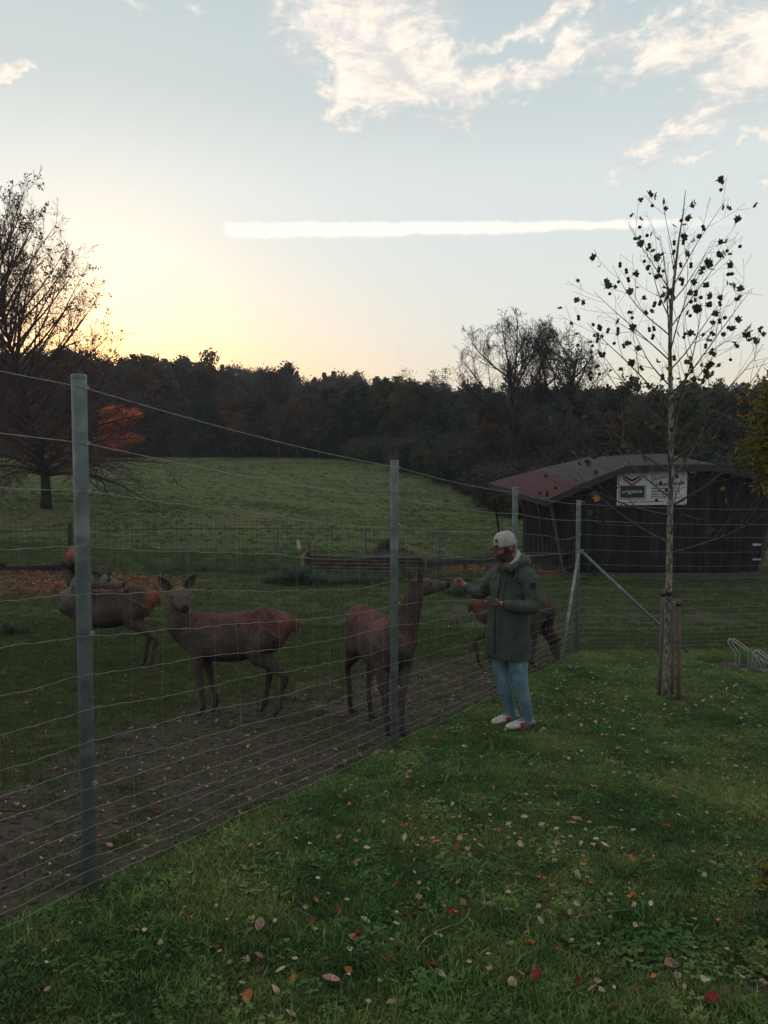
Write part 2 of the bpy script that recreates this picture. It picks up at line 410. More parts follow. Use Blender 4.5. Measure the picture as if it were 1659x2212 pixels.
def build_ground():
    Ys = [-40, -25, -15, -8, -4, -1.5, 0]
    y = .6
    while y < 420:
        Ys.append(y); y += .055 if y < 4.5 else (y*.0135 if y < 14 else y*.016)
    Ys += [450, 520]
    nx = 250; mb = MB(); tint = []
    for Y in Ys:
        W = max(Y, 2)*.78 + 5 if Y > 0 else 40
        if Y <= 0: W = 30
        for i in range(nx+1):
            u = (i/nx*2-1); X = W*u
            mb.v.append((X, Y, ground(X, Y)))
            far = sstep(24, 30, Y)
            tint.append((dirt_at(X, Y) if Y > -6 else .2, litter_at(X, Y), far))
    for j in range(len(Ys)-1):
        a = j*(nx+1)
        for i in range(nx): mb.face(a+i, a+i+1, a+nx+2+i, a+nx+1+i)
    m, nt, b, out = new_mat('ground')
    ge = N(nt, 'ShaderNodeNewGeometry'); pos = ge.outputs['Position']
    at = N(nt, 'ShaderNodeAttribute', attribute_name='tint'); sp = N(nt, 'ShaderNodeSeparateColor'); L(nt, at.outputs['Color'], sp.inputs[0])
    dm, lm, fm = sp.outputs
    n1 = NOISE(nt, pos, 1.3, 5); n2 = NOISE(nt, pos, 22, 5, .65); n3 = NOISE(nt, pos, 90, 4, .7)
    turf = MIX(nt, RANGE(nt, n2, .35, .65), (.038, .060, .020), (.096, .114, .040))
    turf = MIX(nt, RANGE(nt, n1, .40, .65), turf, (.040, .048, .020))
    soil = MIX(nt, RANGE(nt, n2, .3, .7), (.042, .032, .025), (.105, .078, .060))
    soil = MIX(nt, RANGE(nt, n3, .62, .75), soil, (.15, .13, .105))
    soil = MIX(nt, M_(nt, 'MULTIPLY', RANGE(nt, NOISE(nt, pos, 4, 6), .46, .60), .75), soil, (.048, .056, .024))
    fa = M_(nt, 'ADD', dm, M_(nt, 'MULTIPLY', M_(nt, 'SUBTRACT', NOISE(nt, pos, 9, 6, .7), .5), 1.1))
    near = MIX(nt, RANGE(nt, fa, .30, .58), turf, soil)
    lit = MIX(nt, RANGE(nt, n3, .35, .65), (.10, .030, .018), (.22, .085, .05))
    near = MIX(nt, M_(nt, 'MULTIPLY', lm, RANGE(nt, NOISE(nt, pos, 4, 4), .35, .55)), near, lit)
    # meadow: rough grass in streaks and tussocks
    mp = N(nt, 'ShaderNodeMapping'); L(nt, pos, mp.inputs[0]); mp.inputs['Scale'].default_value = (.28, 1.0, 1)
    s1 = NOISE(nt, mp.outputs[0], .9, 6, .62); s2 = NOISE(nt, pos, .12, 4, .5); s3 = NOISE(nt, pos, 3.0, 5, .65)
    md = MIX(nt, RANGE(nt, s1, .36, .62), (.040, .066, .022), (.106, .130, .042))
    md = MIX(nt, RANGE(nt, s2, .42, .62), md, (.112, .108, .046))
    md = MIX(nt, RANGE(nt, s1, .60, .70), md, (.040, .056, .022))
    md = MIX(nt, M_(nt, 'MULTIPLY', RANGE(nt, s3, .58, .70), .7), md, (.024, .036, .014))
    L(nt, MIX(nt, fm, near, md), b.inputs['Base Color']); b.inputs['Roughness'].default_value = .95; b.inputs['Specular IOR Level'].default_value = .15
    bn = N(nt, 'ShaderNodeBump'); bn.inputs['Distance'].default_value = .03
    hh = M_(nt, 'ADD', NOISE(nt, pos, 18, 6, .7), M_(nt, 'MULTIPLY', s3, M_(nt, 'MULTIPLY', fm, 3)))
    L(nt, hh, bn.inputs['Height']); L(nt, bn.outputs[0], b.inputs['Normal'])
    me = mb.mesh('ground', m, True)
    a = me.color_attributes.new('tint', 'FLOAT_COLOR', 'POINT')
    arr = np.ones((len(tint), 4), np.float32); arr[:, :3] = tint; a.data.foreach_set('color', arr.ravel())
    tag(link('ground', me), 'rough grass ground falling to the deer paddock and rising again as meadow', None, None, 'structure')
build_ground()

# ------------------------------------------------------------------ grass
G_LAWN = leafmat('grass_lawn', (0.047, 0.117, 0.023), (0.127, 0.195, 0.044), .35, .6, .5, 1.6, True)
G_LIGHT = leafmat('grass_light', (0.150, 0.240, 0.058), (0.240, 0.273, 0.091), .35, .6, .5, 1.6, True)
G_DRY = leafmat('grass_dry', (.13, .115, .055), (.20, .17, .095), .3, .7, .3, 2, True)
G_DARK = leafmat('grass_dark', (0.023, 0.068, 0.021), (0.065, 0.111, 0.034), .3, .6, .5, 1.6, True)
def tuft(nb, r, h, w, mat, lean=.5, seed=0, mats=None):
    rnd = random.Random(seed); mb = MB()
    for k in range(nb):
        a = rnd.random()*2*pi; q = r*sqrt(rnd.random()); x, y = q*cos(a), q*sin(a)
        b = rnd.random()*2*pi; ln = h*rnd.uniform(.5, 1.15); le = rnd.uniform(.1, lean)*ln; ww = w*rnd.uniform(.7, 1.3)
        dx, dy = cos(b), sin(b); c = b + rnd.uniform(-1.2, 1.2); px, py = -sin(c)*ww/2, cos(c)*ww/2
        i = len(mb.v)
        mb.v += [(x-px, y-py, -.004), (x+px, y+py, -.004), (x+dx*le*.35-px*.8, y+dy*le*.35-py*.8, ln*.6), (x+dx*le*.35+px*.8, y+dy*le*.35+py*.8, ln*.6), (x+dx*le, y+dy*le, ln*.95)]
        mb.m = 1 if (mats and rnd.random() < .12) else 0
        mb.face(i, i+1, i+3, i+2); mb.face(i+2, i+3, i+4)
    return (mb.mesh('grass_tuft', mats or [mat]), None)
def clover(seed=0):
    rnd = random.Random(seed); mb = MB()
    for k in range(20):
        a = rnd.random()*6.28; q = .05*sqrt(rnd.random()); c = Vector((q*cos(a), q*sin(a), rnd.uniform(.012, .035)))
        for j in range(3):
            b = a + j*2.1; u = Vector((cos(b), sin(b), rnd.uniform(-.2, .3)))*.0075; w = Vector((-sin(b), cos(b), 0))*.005
            i = len(mb.v); mb.v += [tuple(c), tuple(c+u*.6+w), tuple(c+u*1.2), tuple(c+u*.6-w)]; mb.face(i, i+1, i+2, i+3)
    return (mb.mesh('clover', [G_LAWN]), None)
def in_view(X, Y, m=.3): return abs(X) < .53*Y + m
def build_grass():
    rnd = random.Random(11)
    lawnp = [tuft(30, .04, .027, .0036, None, 1.5, 1, [G_LAWN, G_DRY]), tuft(30, .04, .024, .0036, None, 1.6, 2, [G_LAWN, G_LIGHT]), tuft(26, .036, .030, .0034, None, 1.4, 3, [G_LIGHT, G_LAWN]),
             tuft(26, .04, .026, .0036, None, 1.5, 4, [G_DARK, G_LIGHT]), clover(5), tuft(14, .045, .022, .0032, None, 1.9, 6, [G_DRY, G_LAWN])]
    pts = []
    def put(X, Y, idx, sc, z0=0.0): pts.append((X, Y, ground(X, Y)+z0, rnd.uniform(-.15, .15), rnd.uniform(-.15, .15), rnd.random()*6.28, sc, idx))
    # visitors' lawn
    n = 0
    for _ in range(330000):
        Y = sqrt(rnd.uniform(.8**2, 12.8**2)); X = rnd.uniform(-1, 1)*(.53*Y + 2.4)
        if not lawn_side(X, Y): continue
        if rnd.random() > min(1, 1.15 - .045*Y): continue
        d = dirt_at(X, Y); s = fence_side(X, Y)
        if rnd.random() < sstep(.25, .75, d): continue
        pn = nz(X, Y, 1.1, 40) + .4*nz(X, Y, 4, 41); p2 = nz(X, Y, .55, 60)
        r = rnd.random()
        if pn > .22: idx = 3 if r < .6 else 0
        elif pn < -.30: idx = 2 if r < .55 else 1
        else: idx = (0, 1, 3, 0, 3, 2)[int(r*6)]
        if rnd.random() < .02 + (.32 if X > .5 and Y < 3.6 else .04)*sstep(.1, .5, nz(X, Y, 2.3, 77)): idx = 4
        if rnd.random() < .03: idx = 5
        sc = rnd.uniform(.7, 1.25)*(1 + .75*max(0, nz(X, Y, 1.6, 12)) + .5*max(0, nz(X, Y, 5, 14)))
        if s < .5: sc *= 1 + .9*(.5-s)
        if Y > 7: sc *= 1 + (Y-7)*.06
        put(X, Y, idx, sc); n += 1
    scatter('lawn_grass', pts, lawnp, 'mown green grass and clover of the visitors lawn', 'grass')
    # paddock and ground round the shed
    pts = []
    P_OL = leafmat('paddock_grass', (0.034, 0.067, 0.021), (0.081, 0.101, 0.034), .3, .65, .5, 1.2, True); P_BR = leafmat('paddock_stubble', (0.103, 0.098, 0.044), (0.069, 0.069, 0.032), .3, .7, .5, 1.2, True)
    padp = [tuft(12, .05, .028, .0042, None, 1.2, 11, [P_OL, P_BR]), tuft(14, .05, .024, .0042, None, 1.3, 12, [P_BR, P_OL]), tuft(8, .05, .022, .004, None, 1.6, 13, [G_DRY, G_LAWN]), tuft(16, .05, .030, .0042, None, 1.0, 14, [G_LAWN, P_OL])]
    for _ in range(170000):
        Y = sqrt(rnd.uniform(1.5**2, 14**2)); X = rnd.uniform(-1, 1)*(.53*Y + 2.4)
        if lawn_side(X, Y): continue
        if rnd.random() > min(1, 1.1 - .03*Y): continue
        d = dirt_at(X, Y)
        if rnd.random() < sstep(.10, .95, d + .7*nz(X, Y, 3.5, 20))*.93: continue
        r = rnd.random(); idx = 3 if r < .12 else (2 if r < .3 else (0 if r < .7 else 1))
        put(X, Y, idx, rnd.uniform(.7, 1.25)*(1 + max(0, Y-7)*.07))
    for _ in range(26000):
        Y = sqrt(rnd.uniform(14**2, 25**2)); X = rnd.uniform(-1, 1)*(.52*Y + 2.5)
        if rnd.random() < sstep(.3, .8, dirt_at(X, Y)) or rnd.random() < litter_at(X, Y)*.75: continue
        if X > 4.0 and Y > 23.2: continue
        put(X, Y, (0, 1, 3, 1)[rnd.randrange(4)], rnd.uniform(1.3, 2.4))
    scatter('paddock_grass', pts, padp, 'short trampled grass of the deer paddock', 'grass')
    # meadow tussocks
    pts = []
    mp = [tuft(26, .16, .12, .016, None, 1.0, 21, [G_LAWN, G_DRY]), tuft(26, .16, .10, .016, None, 1.0, 22, [G_DARK, G_LIGHT]), tuft(26, .16, .13, .014, None, 1.1, 23, [G_LIGHT, G_DRY])]
    for _ in range(17000):
        Y = rnd.uniform(24.5, 70) if rnd.random() < .7 else rnd.uniform(24.5, 40); X = rnd.uniform(-.60, .25)*Y
        if nz(X*.3, Y, .8, 5) < rnd.uniform(-.5, .3): continue
        put(X, Y, rnd.randrange(3), rnd.uniform(.35, .95)*(.9 + (Y-25)*.008))
    scatter('meadow_grass', pts, mp, 'rough tussocky grass of the rising meadow', 'grass')
build_grass()
def blobmesh(name, mat, seed, sub=1, amp=.35, flat=.7):
    rnd = random.Random(seed); bm = bmesh.new(); bmesh.ops.create_icosphere(bm, subdivisions=sub, radius=1)
    for v in bm.verts: v.co = v.co*(1 + rnd.uniform(-amp, amp)); v.co.z *= flat
    me = bpy.data.meshes.new(name); bm.to_mesh(me); bm.free(); me.materials.append(mat); return me
def build_clods():
    rnd = random.Random(5); m1 = pm('clod_soil', (.034, .027, .021), (.085, .066, .052), 40, .95, rnd=.3); m2 = pm('pebble', (.14, .13, .12), (.22, .20, .18), 30, .8, rnd=.3)
    protos = [(blobmesh('clod', m1, i, 1), None) for i in range(4)] + [(blobmesh('pebble', m2, 9, 1, .2), None)]
    pts = []
    for _ in range(40000):
        Y = sqrt(rnd.uniform(1.8**2, 13**2)); X = rnd.uniform(-1, 1)*(.53*Y + 1.8)
        d = dirt_at(X, Y)
        if rnd.random() > sstep(.25, .8, d)*(1 if not lawn_side(X, Y) else .6): continue
        idx = 4 if rnd.random() < .035 else rnd.randrange(4)
        pts.append((X, Y, ground(X, Y), 0, 0, rnd.random()*6.28, rnd.uniform(.005, .02) if rnd.random() < .93 else rnd.uniform(.02, .034), idx))
    scatter('soil_clods', pts, protos, 'loose clods of trodden soil and pebbles in the paddock', 'soil')
build_clods()
# ------------------------------------------------------------------ deer fence
STEEL = pm('galvanised_steel', (.190, .228, .222), (.130, .162, .162), 14, .55, .0006, 60, metal=.25, spec=.4, c3=(.27, .30, .29), s3=5)
WIRE = pm('galvanised_wire', (.33, .32, .27), (.21, .20, .17), 20, .5, metal=.3, spec=.5)
WIRE_DK = pm('dark_wire', (.030, .032, .030), (.050, .050, .045), 20, .7)
def post_mesh(h, r):
    mb = MB(); mb.tube([(0, 0, -.3), (0, 0, h-.03), (0, 0, h-.004)], [r, r, r], 20)
    return mb.mesh('fence_post', STEEL, False)
def smooth_sides(me):
    for p in me.polygons: p.use_smooth = len(p.vertices) == 4
def build_fence():
    f = empty('deer_fence', (FA[0], FA[1], ground(*FA)), 'tall wire mesh deer fence on round galvanised posts between lawn and paddock', 'fence')
    o0 = f.location.copy()
    def fp(s, off=0.0): return (FA[0]+FD[0]*s + FN[0]*off, FA[1]+FD[1]*s + FN[1]*off)
    ps = [-9.15, -6.11, -3.055, 0, 3.05, 6.10]
    pm_ = post_mesh(2.35, .0325); smooth_sides(pm_)
    cm = MB(); cm.tube([(0, 0, 2.338), (0, 0, 2.352), (0, 0, 2.358)], [.0340, .0340, .030], 20); capm = cm.mesh('post_cap', STEEL, False)
    clip = MB(); clip.tube([(.034, -.006, 0), (.040, .004, .004), (.046, .012, -.006)], [.004, .005, .003], 6); clip.box((.036, 0, 0), (.012, .022, .016)); clipm = clip.mesh('wire_clip', WIRE)
    run2 = [(CORNER[0]+3.9*i, CORNER[1]+.97*i) for i in (1, 2)]
    C_ = fp(6.10)
    tops = {}
    for i, (x, y) in enumerate([fp(s) for s in ps] + run2):
        z = ground(x, y, False); q = link('fence_post', pm_, f); q.location = Vector((x, y, z)) - o0
        r_ = random.Random(i*3+1); q.rotation_euler = (r_.uniform(-.004, .004), r_.uniform(-.004, .004), r_.random()*6)
        c = link('post_cap', capm, q)
        for hz in (2.30, 2.06, 1.85, 1.22, .54):
            c = link('wire_clip', clipm, q); c.location = (0, 0, hz); c.rotation_euler = (0, 0, -q.rotation_euler.z - .3)
    hs = [.03, .09, .15, .21, .28, .35, .43, .52, .62, .74, .88, 1.04, 1.21, 1.40, 1.62, 1.85]
    def sagz(h, t, seed):
        """sag below the straight line inside a span, t 0..1"""
        r_ = random.Random(seed); a = r_.uniform(.5, 1.0)*(.018 + .055*(h/1.85)**2); sk = r_.uniform(.35, .65)
        return -a*4*t*(1-t)*(1 + .5*sin(6.28*(t-sk)))
    spans = list(zip(ps[:-1], ps[1:]))
    def wirepath(h, mesh_):
        pts = []
        for k, (a, b) in enumerate(spans):
            xa, ya = fp(a); xb, yb = fp(b); za, zb = ground(xa, ya, False), ground(xb, yb, False)
            n = 62 if mesh_ else 12
            for i in range(n if k < len(spans)-1 else n+1):
                t = i/n; s = lerp(a, b, t); x, y = fp(s, .036)
                z = lerp(za, zb, t) + h
                if mesh_:
                    lowc = (ground(x, y, False) - lerp(za, zb, t))*max(0, 1-h/.3)
                    z += sagz(h, t, k*31+int(h*50)) + lowc
                    z += (.0035*(((i*7+int(h*100)) % 3)-1)*.6 + mn.noise(Vector((s*5.5, h*7, 0)))*.008 + mn.noise(Vector((s*1.3, h*9, 4)))*.018)*(1 if 0 < i < n else 0)
                    off = .036 + mn.noise(Vector((s*2.2, h*3, 8)))*.02*(1 if 0 < i < n else 0)
                    x, y = fp(s, off)
                else: z -= .030*4*t*(1-t)
                pts.append(Vector((x, y, z)) - o0)
        return pts
    grid = {}
    for h in hs:
        w = wirepath(h, True); grid[h] = w
        mb = MB(); mb.tube(w, (.0013 if h not in (.03, 1.85) else .0016), 4); link('line_wire', mb.mesh('line_wire', WIRE, True), f)
    for h in (2.30, 2.06):
        mb = MB(); mb.tube(wirepath(h, False), .0021, 5); link('top_wire', mb.mesh('top_wire', WIRE, True), f)
    # upright stay wires, knotted to the line wires
    m = len(grid[hs[0]])
    for i in range(62*2+1, m, 4):
        mb = MB(); mb.tube([grid[h][i] for h in hs], .0006, 3); link('stay_wire', mb.mesh('stay_wire', WIRE, True), f)
    # second run from the corner to the right
    line = [Vector((*CORNER, ground(*CORNER, False)))] + [Vector((x, y, ground(x, y, False))) for x, y in run2]
    for h in hs[2::1] + [2.06, 2.30]:
        pts = []
        for a, b in zip(line[:-1], line[1:]):
            for i in range(24):
                t = i/24; p = a.lerp(b, t); p.z += h - .04*4*t*(1-t) + (mn.noise(Vector((p.x*4, h*5, 2)))*.010 if h < 2 else 0); pts.append(p - o0)
        mb = MB(); mb.tube(pts, .0014 if h < 2 else .0021, 4); link('line_wire' if h < 2 else 'top_wire', mb.mesh('line_wire', WIRE, True), f)
    # two braces at the corner post
    top = Vector((*CORNER, ground(*CORNER, False) + 1.62)); e1 = hit(1211, 1437); e2 = hit(1490, 1413)
    for e in (e1, e2):
        d = (e - top).normalized(); mb = MB(); mb.tube([top + d*.04 - o0, e + d*.1 - o0], [.021, .021], 12); b = link('brace', mb.mesh('brace', STEEL, True), f)
        mb = MB(); mb.box(top + d*.05 - o0, (.05, .05, .05)); link('brace_clamp', mb.mesh('brace_clamp', STEEL), b)
build_fence()

# ------------------------------------------------------------------ low mesh fence behind the deer
def build_back_fence():
    px = [(-330, 15.2), (-95, 17.3), (150, 19.0), (403, 21.3), (600, 23.0), (790, 24.4), (950, 25.5), (1085, 26.6)]
    pos = [P(x, 1100, Y) for x, Y in px]
    for p in pos: p.z = ground(p.x, p.y)
    f = empty('mesh_fence', pos[3].copy(), 'low dark wire mesh fence with thin posts along the back of the paddock', 'fence'); o0 = f.location.copy()
    dk = pm('dark_post', (.030, .030, .028), (.045, .042, .038), 12, .8)
    gr = pm('grey_post', (.10, .12, .125), (.07, .085, .09), 12, .7)
    H = [1.24, 1.24, 1.24, 1.12, 1.10, 1.08, 1.08, 1.12]
    for i, p in enumerate(pos):
        mb = MB()
        if i in (2,): mb.box((0, 0, H[i]/2-.1), (.09, .09, H[i]+.2))
        else: mb.tube([(0, 0, -.2), (0, 0, H[i]), (0, 0, H[i]+.01)], [.035, .035, .02], 8)
        q = link('fence_post', mb.mesh('fence_post', dk if i in (1, 2) else gr, False), f); q.location = p - o0
    def along(h, seed, sag=.03, wob=.012):
        pts = []
        for k, (a, b) in enumerate(zip(pos[:-1], pos[1:])):
            n = 20
            for i in range(n):
                t = i/n; p = a.lerp(b, t); r_ = random.Random(seed*50+k)
                p.z += h - sag*4*t*(1-t)*r_.uniform(.4, 1.2) + mn.noise(Vector((p.x*2.2, h*4, seed)))*wob; pts.append(p - o0)
        return pts
    hs = [.06, .20, .34, .48, .62, .76, .90, 1.18, 1.28, 1.36]
    g = []
    for k, h in enumerate(hs):
        w = along(h, k); g.append(w); mb = MB(); mb.tube(w, .0045, 3); link('line_wire', mb.mesh('line_wire', WIRE_DK), f)
    mb = MB(); mb.tube(along(1.06, 99, .02, .004), .011, 5); link('top_rope', mb.mesh('top_rope', WIRE_DK), f)
    for i in range(2, len(g[0])):
        mb = MB(); mb.tube([w[i] for w in g], .0040, 3); link('stay_wire', mb.mesh('stay_wire', WIRE_DK), f)
build_back_fence()

# ------------------------------------------------------------------ the shed
def c5(cx, cy): return ((1900+cx*.6775)/1.8228, (1700+cy*.6775)/1.8228)
def text_mesh(body, size, mat, depth=.002, bold=0.0, sx=1.0):
    cu = bpy.data.curves.new('lettering', 'FONT'); cu.body = body; cu.size = size; cu.extrude = depth; cu.offset = bold; cu.resolution_u = 3
    o = bpy.data.objects.new('tmp', cu); COL.objects.link(o); dg = bpy.context.evaluated_depsgraph_get(); dg.update()
    me = bpy.data.meshes.new_from_object(o.evaluated_get(dg), depsgraph=dg); bpy.data.objects.remove(o)
    me.materials.clear(); me.materials.append(mat)
    w = max(v.co.x for v in me.vertices)
    for v in me.vertices: v.co.x *= sx
    return me, w*sx
def build_shed():
    base = P(*c5(1060, 825), 23.7); gz = P(1300, 1241, 23.7).z
    s = empty('wooden_shed', (8.8, 23.7, gz), 'dark board shed with a faceted shingle roof and leaning posts on the left', 'shed'); o0 = s.location.copy()
    wood = pm('dark_boards', (.013, .012, .013), (.026, .022, .022), 3, .9, .002, 30, stretch=(6, 6, .6), rnd=.30, c3=(.036, .030, .029), s3=1.2, spec=.15)
    woodlow = wood
    pale = pm('weathered_post', (.085, .072, .062), (.045, .038, .034), 8, .85, .002, 30, stretch=(2, 2, .5))
    brown = pm('brown_bracket', (.115, .060, .038), (.070, .040, .030), 8, .85)
    fas = pm('fascia_board', (.026, .026, .029), (.018, .018, .020), 4, .7, stretch=(.5, 4, 4))
    FR = [(4.93, .44), (7.33, 1.46), (10.06, 1.50), (12.9, .82)]
    BK = [(3.98, .80), (7.70, 1.76), (10.5, 1.90), (13.8, 1.20)]
    YF, YB = 23.30, 29.2
    def roofp(seg, t, v, up=0.0):
        a = Vector((lerp(FR[seg][0], FR[seg+1][0], t), YF, lerp(FR[seg][1], FR[seg+1][1], t)))
        b = Vector((lerp(BK[seg][0], BK[seg+1][0], t), YB, lerp(BK[seg][1], BK[seg+1][1], t)))
        p = a.lerp(b, v); p.z += up + .03*sin(pi*t)*(1 if seg != 1 else .6); return p
    red = pm('red_shingle', (.105, .030, .037), (.070, .023, .029), 9, .85, .004, 20, rnd=.15)
    gry = pm('grey_shingle', (.075, .062, .068), (.045, .038, .042), 9, .85, .004, 20, rnd=.18, c3=(.045, .048, .038), s3=1.5)
    for seg, n in ((0, 19), (1, 18), (2, 20)):
        for i in range(n):
            # every course is a row of tabs with a small step over the one below
            t0, t1 = i/n, (i+1.18)/n; rows = 20; mb = MB()
            for k in range(rows):
                v0, v1 = k/rows, (k+1)/rows; e = random.Random(seg*999+i*40+k).uniform(0, .003)
                lo, hi = (t0, t1) if seg < 2 else (t1, t0)
                g_ = .004
                a, b = roofp(seg, lo, v0+g_, .036+e), roofp(seg, lo, v1-g_, .036+e); c, d = roofp(seg, min(hi, 1) if seg < 2 else min(hi, 1), v1-g_, .022), roofp(seg, min(hi, 1), v0+g_, .022)
                j = len(mb.v); mb.v += [tuple(q-o0) for q in (a, b, c, d)] + [tuple(q-o0-Vector((0, 0, .022))) for q in (a, b)]
                mb.face(j, j+1, j+2, j+3); mb.face(j, j+4, j+5, j+1)
            link('shingle_course', mb.mesh('shingle_course', red if (seg == 0 and i < 9) else gry), s)
    # roof deck below the shingles, fascia boards
    mb = MB()
    for seg in range(3):
        for k in range(8):
            t0, t1 = k/8, (k+1)/8
            for (u, w) in ((.02, -.03),):
                q = [roofp(seg, t0, 0, u-.01), roofp(seg, t1, 0, u-.01), roofp(seg, t1, 1, u-.01), roofp(seg, t0, 1, u-.01)]
                j = len(mb.v); mb.v += [tuple(p-o0) for p in q] + [tuple(p-o0-Vector((0, 0, .05))) for p in q]
                mb.face(j, j+1, j+2, j+3); mb.face(j+7, j+6, j+5, j+4)
                mb.face(j, j+4, j+5, j+1); mb.face(j+2, j+6, j+7, j+3)
    link('roof_deck', mb.mesh('roof_deck', fas), s)
    for seg in range(3):
        mb = MB(); rows = []
        for k in range(9):
            p = roofp(seg, k/8, 0, .035) - o0; p.y -= .006
            rows.append([p, p + Vector((0, -.035, 0)), p + Vector((0, -.035, -.21)), p + Vector((0, 0, -.21))])
        mb.rings(rows); link('fascia', mb.mesh('fascia', fas), s)
    mb = MB(); a, b = roofp(0, 0, 0, .02)-o0, roofp(0, 0, 1, .02)-o0
    mb.rings([[p, p+Vector((-.03, 0, 0)), p+Vector((-.03, 0, -.20)), p+Vector((0, 0, -.20))] for p in (a, b)]); link('fascia', mb.mesh('fascia', fas), s)
    def roof_z(X):
        for i in range(3):
            if FR[i][0] <= X <= FR[i+1][0]:
                t = (X-FR[i][0])/(FR[i+1][0]-FR[i][0]); return lerp(FR[i][1], FR[i+1][1], t) + .03*sin(pi*t)*(1 if i != 1 else .6)
        return .4
    # front wall: upright boards, cut along the leaning left edge and under the roof
    X = 5.38; i = 0; rnd = random.Random(3)
    while X < 12.3:
        w = rnd.uniform(.13, .165); xl, xr = X+.004, X+w-.004
        edge = lambda x: gz + .10 + max(0, (5.92-x)/.54)*(roof_z(5.38)-gz-.35)      # the leaning left edge
        edgr = lambda x: gz + .10 + max(0, (x-11.62)/.62)*1.7
        zl, zr = max(edge(xl), edgr(xl)), max(edge(xr), edgr(xr)); tl, tr = roof_z(xl)-.05, roof_z(xr)-.05
        if tl - zl > .05 and tr - zr > .05:
            y0 = 23.70 + (.012 if i % 2 else -.006) + rnd.uniform(-.003, .003); mb = MB()
            vs = [(xl, y0, zl), (xr, y0, zr), (xr, y0, tr), (xl, y0, tl), (xl, y0+.022, zl), (xr, y0+.022, zr), (xr, y0+.022, tr), (xl, y0+.022, tl)]
            mb.add([Vector(v)-o0 for v in vs], [(0, 1, 2, 3), (7, 6, 5, 4), (0, 4, 5, 1), (1, 5, 6, 2), (2, 6, 7, 3), (3, 7, 4, 0)])
            link('board', mb.mesh('board', wood), s)
        X += w; i += 1
    mb = MB(); mb.box(Vector((8.78, 23.76, gz-.20))-o0, (5.9, .16, .50)); link('plinth', mb.mesh('plinth', pm('concrete', (.085, .08, .076), (.055, .052, .048), 6, .9)), s)
    # side wall, back wall
    for (p0, p1, nm) in (((6.0, 23.85), (5.2, 28.6), 'side'), ((5.2, 28.6), (12.4, 28.7), 'back'), ((11.7, 23.85), (12.4, 28.7), 'right')):
        a, b = Vector((*p0, 0)), Vector((*p1, 0)); n = int((b-a).length/.2)
        for k in range(n):
            q0, q1 = a.lerp(b, (k+.03)/n), a.lerp(b, (k+.97)/n); nrm = Vector((-(b-a).y, (b-a).x, 0)).normalized()*.02
            zb = gz + .12 if nm == 'side' else gz + .2
            zt = .55 if nm == 'side' else 1.0
            mb = MB(); vs = [q0, q1, q1+nrm, q0+nrm]
            mb.add([Vector((v.x, v.y, zb))-o0 for v in vs] + [Vector((v.x, v.y, zt))-o0 for v in vs], [(0, 1, 5, 4), (1, 2, 6, 5), (2, 3, 7, 6), (3, 0, 4, 7), (4, 5, 6, 7), (3, 2, 1, 0)])
            link('board', mb.mesh('board', wood), s)
    # leaning posts along the open left side, wide brackets on top
    for (tx, ty, bx, by, Yt, Yb, m1) in ((385, 372, 476, 830, 23.6, 23.6, pale), (322, 392, 367, 772, 25.2, 25.9, pale), (232, 375, 276, 712, 26.9, 27.6, pale), (62, 345, 112, 600, 28.9, 28.9, wood)):
        T = P(*c5(tx, ty), Yt) - o0; B = P(*c5(bx, by), Yb) - o0; gb = ground(B.x+o0.x, B.y+o0.y)-o0.z; B.z = min(B.z, gb-.02) if abs(B.z-gb) < .6 else B.z
        mb = MB(); mb.tube([T.lerp(B, .12), T.lerp(B, .42), B], [.055, .045, .038], 6); q = link('leaning_post', mb.mesh('leaning_post', m1), s)
        if m1 is pale and tx < 380:
            mb = MB(); mb.tube([T + Vector((-.02, 0, .12)), T.lerp(B, .10), T.lerp(B, .34)], [.20, .13, .052], 6, flat=.5); link('bracket', mb.mesh('bracket', brown), q)
    # corner board at right, two small door signs
    mb = MB(); mb.tube([Vector((11.62, 23.66, gz+.1))-o0, Vector((12.05, 23.66, .35))-o0], [.06, .06], 4); link('leaning_post', mb.mesh('leaning_post', pale), s)
    lamp = pm('dull_white', (.42, .42, .40), (.3, .3, .29), 5, .5)
    for (a, b, w, h) in ((1595, 656, .26, .07), (1595, 742, .26, .05)):
        p = P(*c5(a, b), 23.64); mb = MB(); mb.box(p-o0, (w, .02, h)); link('name_plate', mb.mesh('name_plate', lamp), s)
    for a in (1213, 1232):
        p = P(*c5(a, 233), 23.55); mb = MB(); mb.tube([p-o0+Vector((0, .12, 0)), p-o0], [.03, .055], 10); link('floodlight', mb.mesh('floodlight', pm('lamp_glass', (.35, .36, .37), (.25, .25, .26), 5, .3)), s)
    # ---- banner
    TL, TR, BR, BL = (P(*c5(x, y), 23.60) for x, y in ((777, 233), (1184, 226), (1184, 413), (778, 427)))
    ux = (BR - BL).normalized(); W = (BR-BL).length; H_ = (TL-BL).length; uz = Vector((0, 0, 1)); org = BL + Vector((0, -.03, 0))
    bn = empty('shop_banner', org.copy(), 'white printed shop banner with black and red chevron logo on the dark shed wall', 'banner')
    white = pm('banner_white', (.50, .49, .47), (.42, .41, .40), 3, .6, .002, 3)
    blk = pm('print_black', (.012, .018, .020), (.018, .024, .026), 3, .6); redp = pm('print_red', (.20, .018, .040), (.16, .015, .032), 3, .6); pale_ = pm('print_white', (.52, .52, .50), (.46, .46, .44), 3, .6)
    def at(x, y, off=.0): u = (x-135)/1385*W; v = (745 - 33*(x-135)/1385 - y)/640*H_; return ux*u + uz*v + Vector((0, -off, 0))
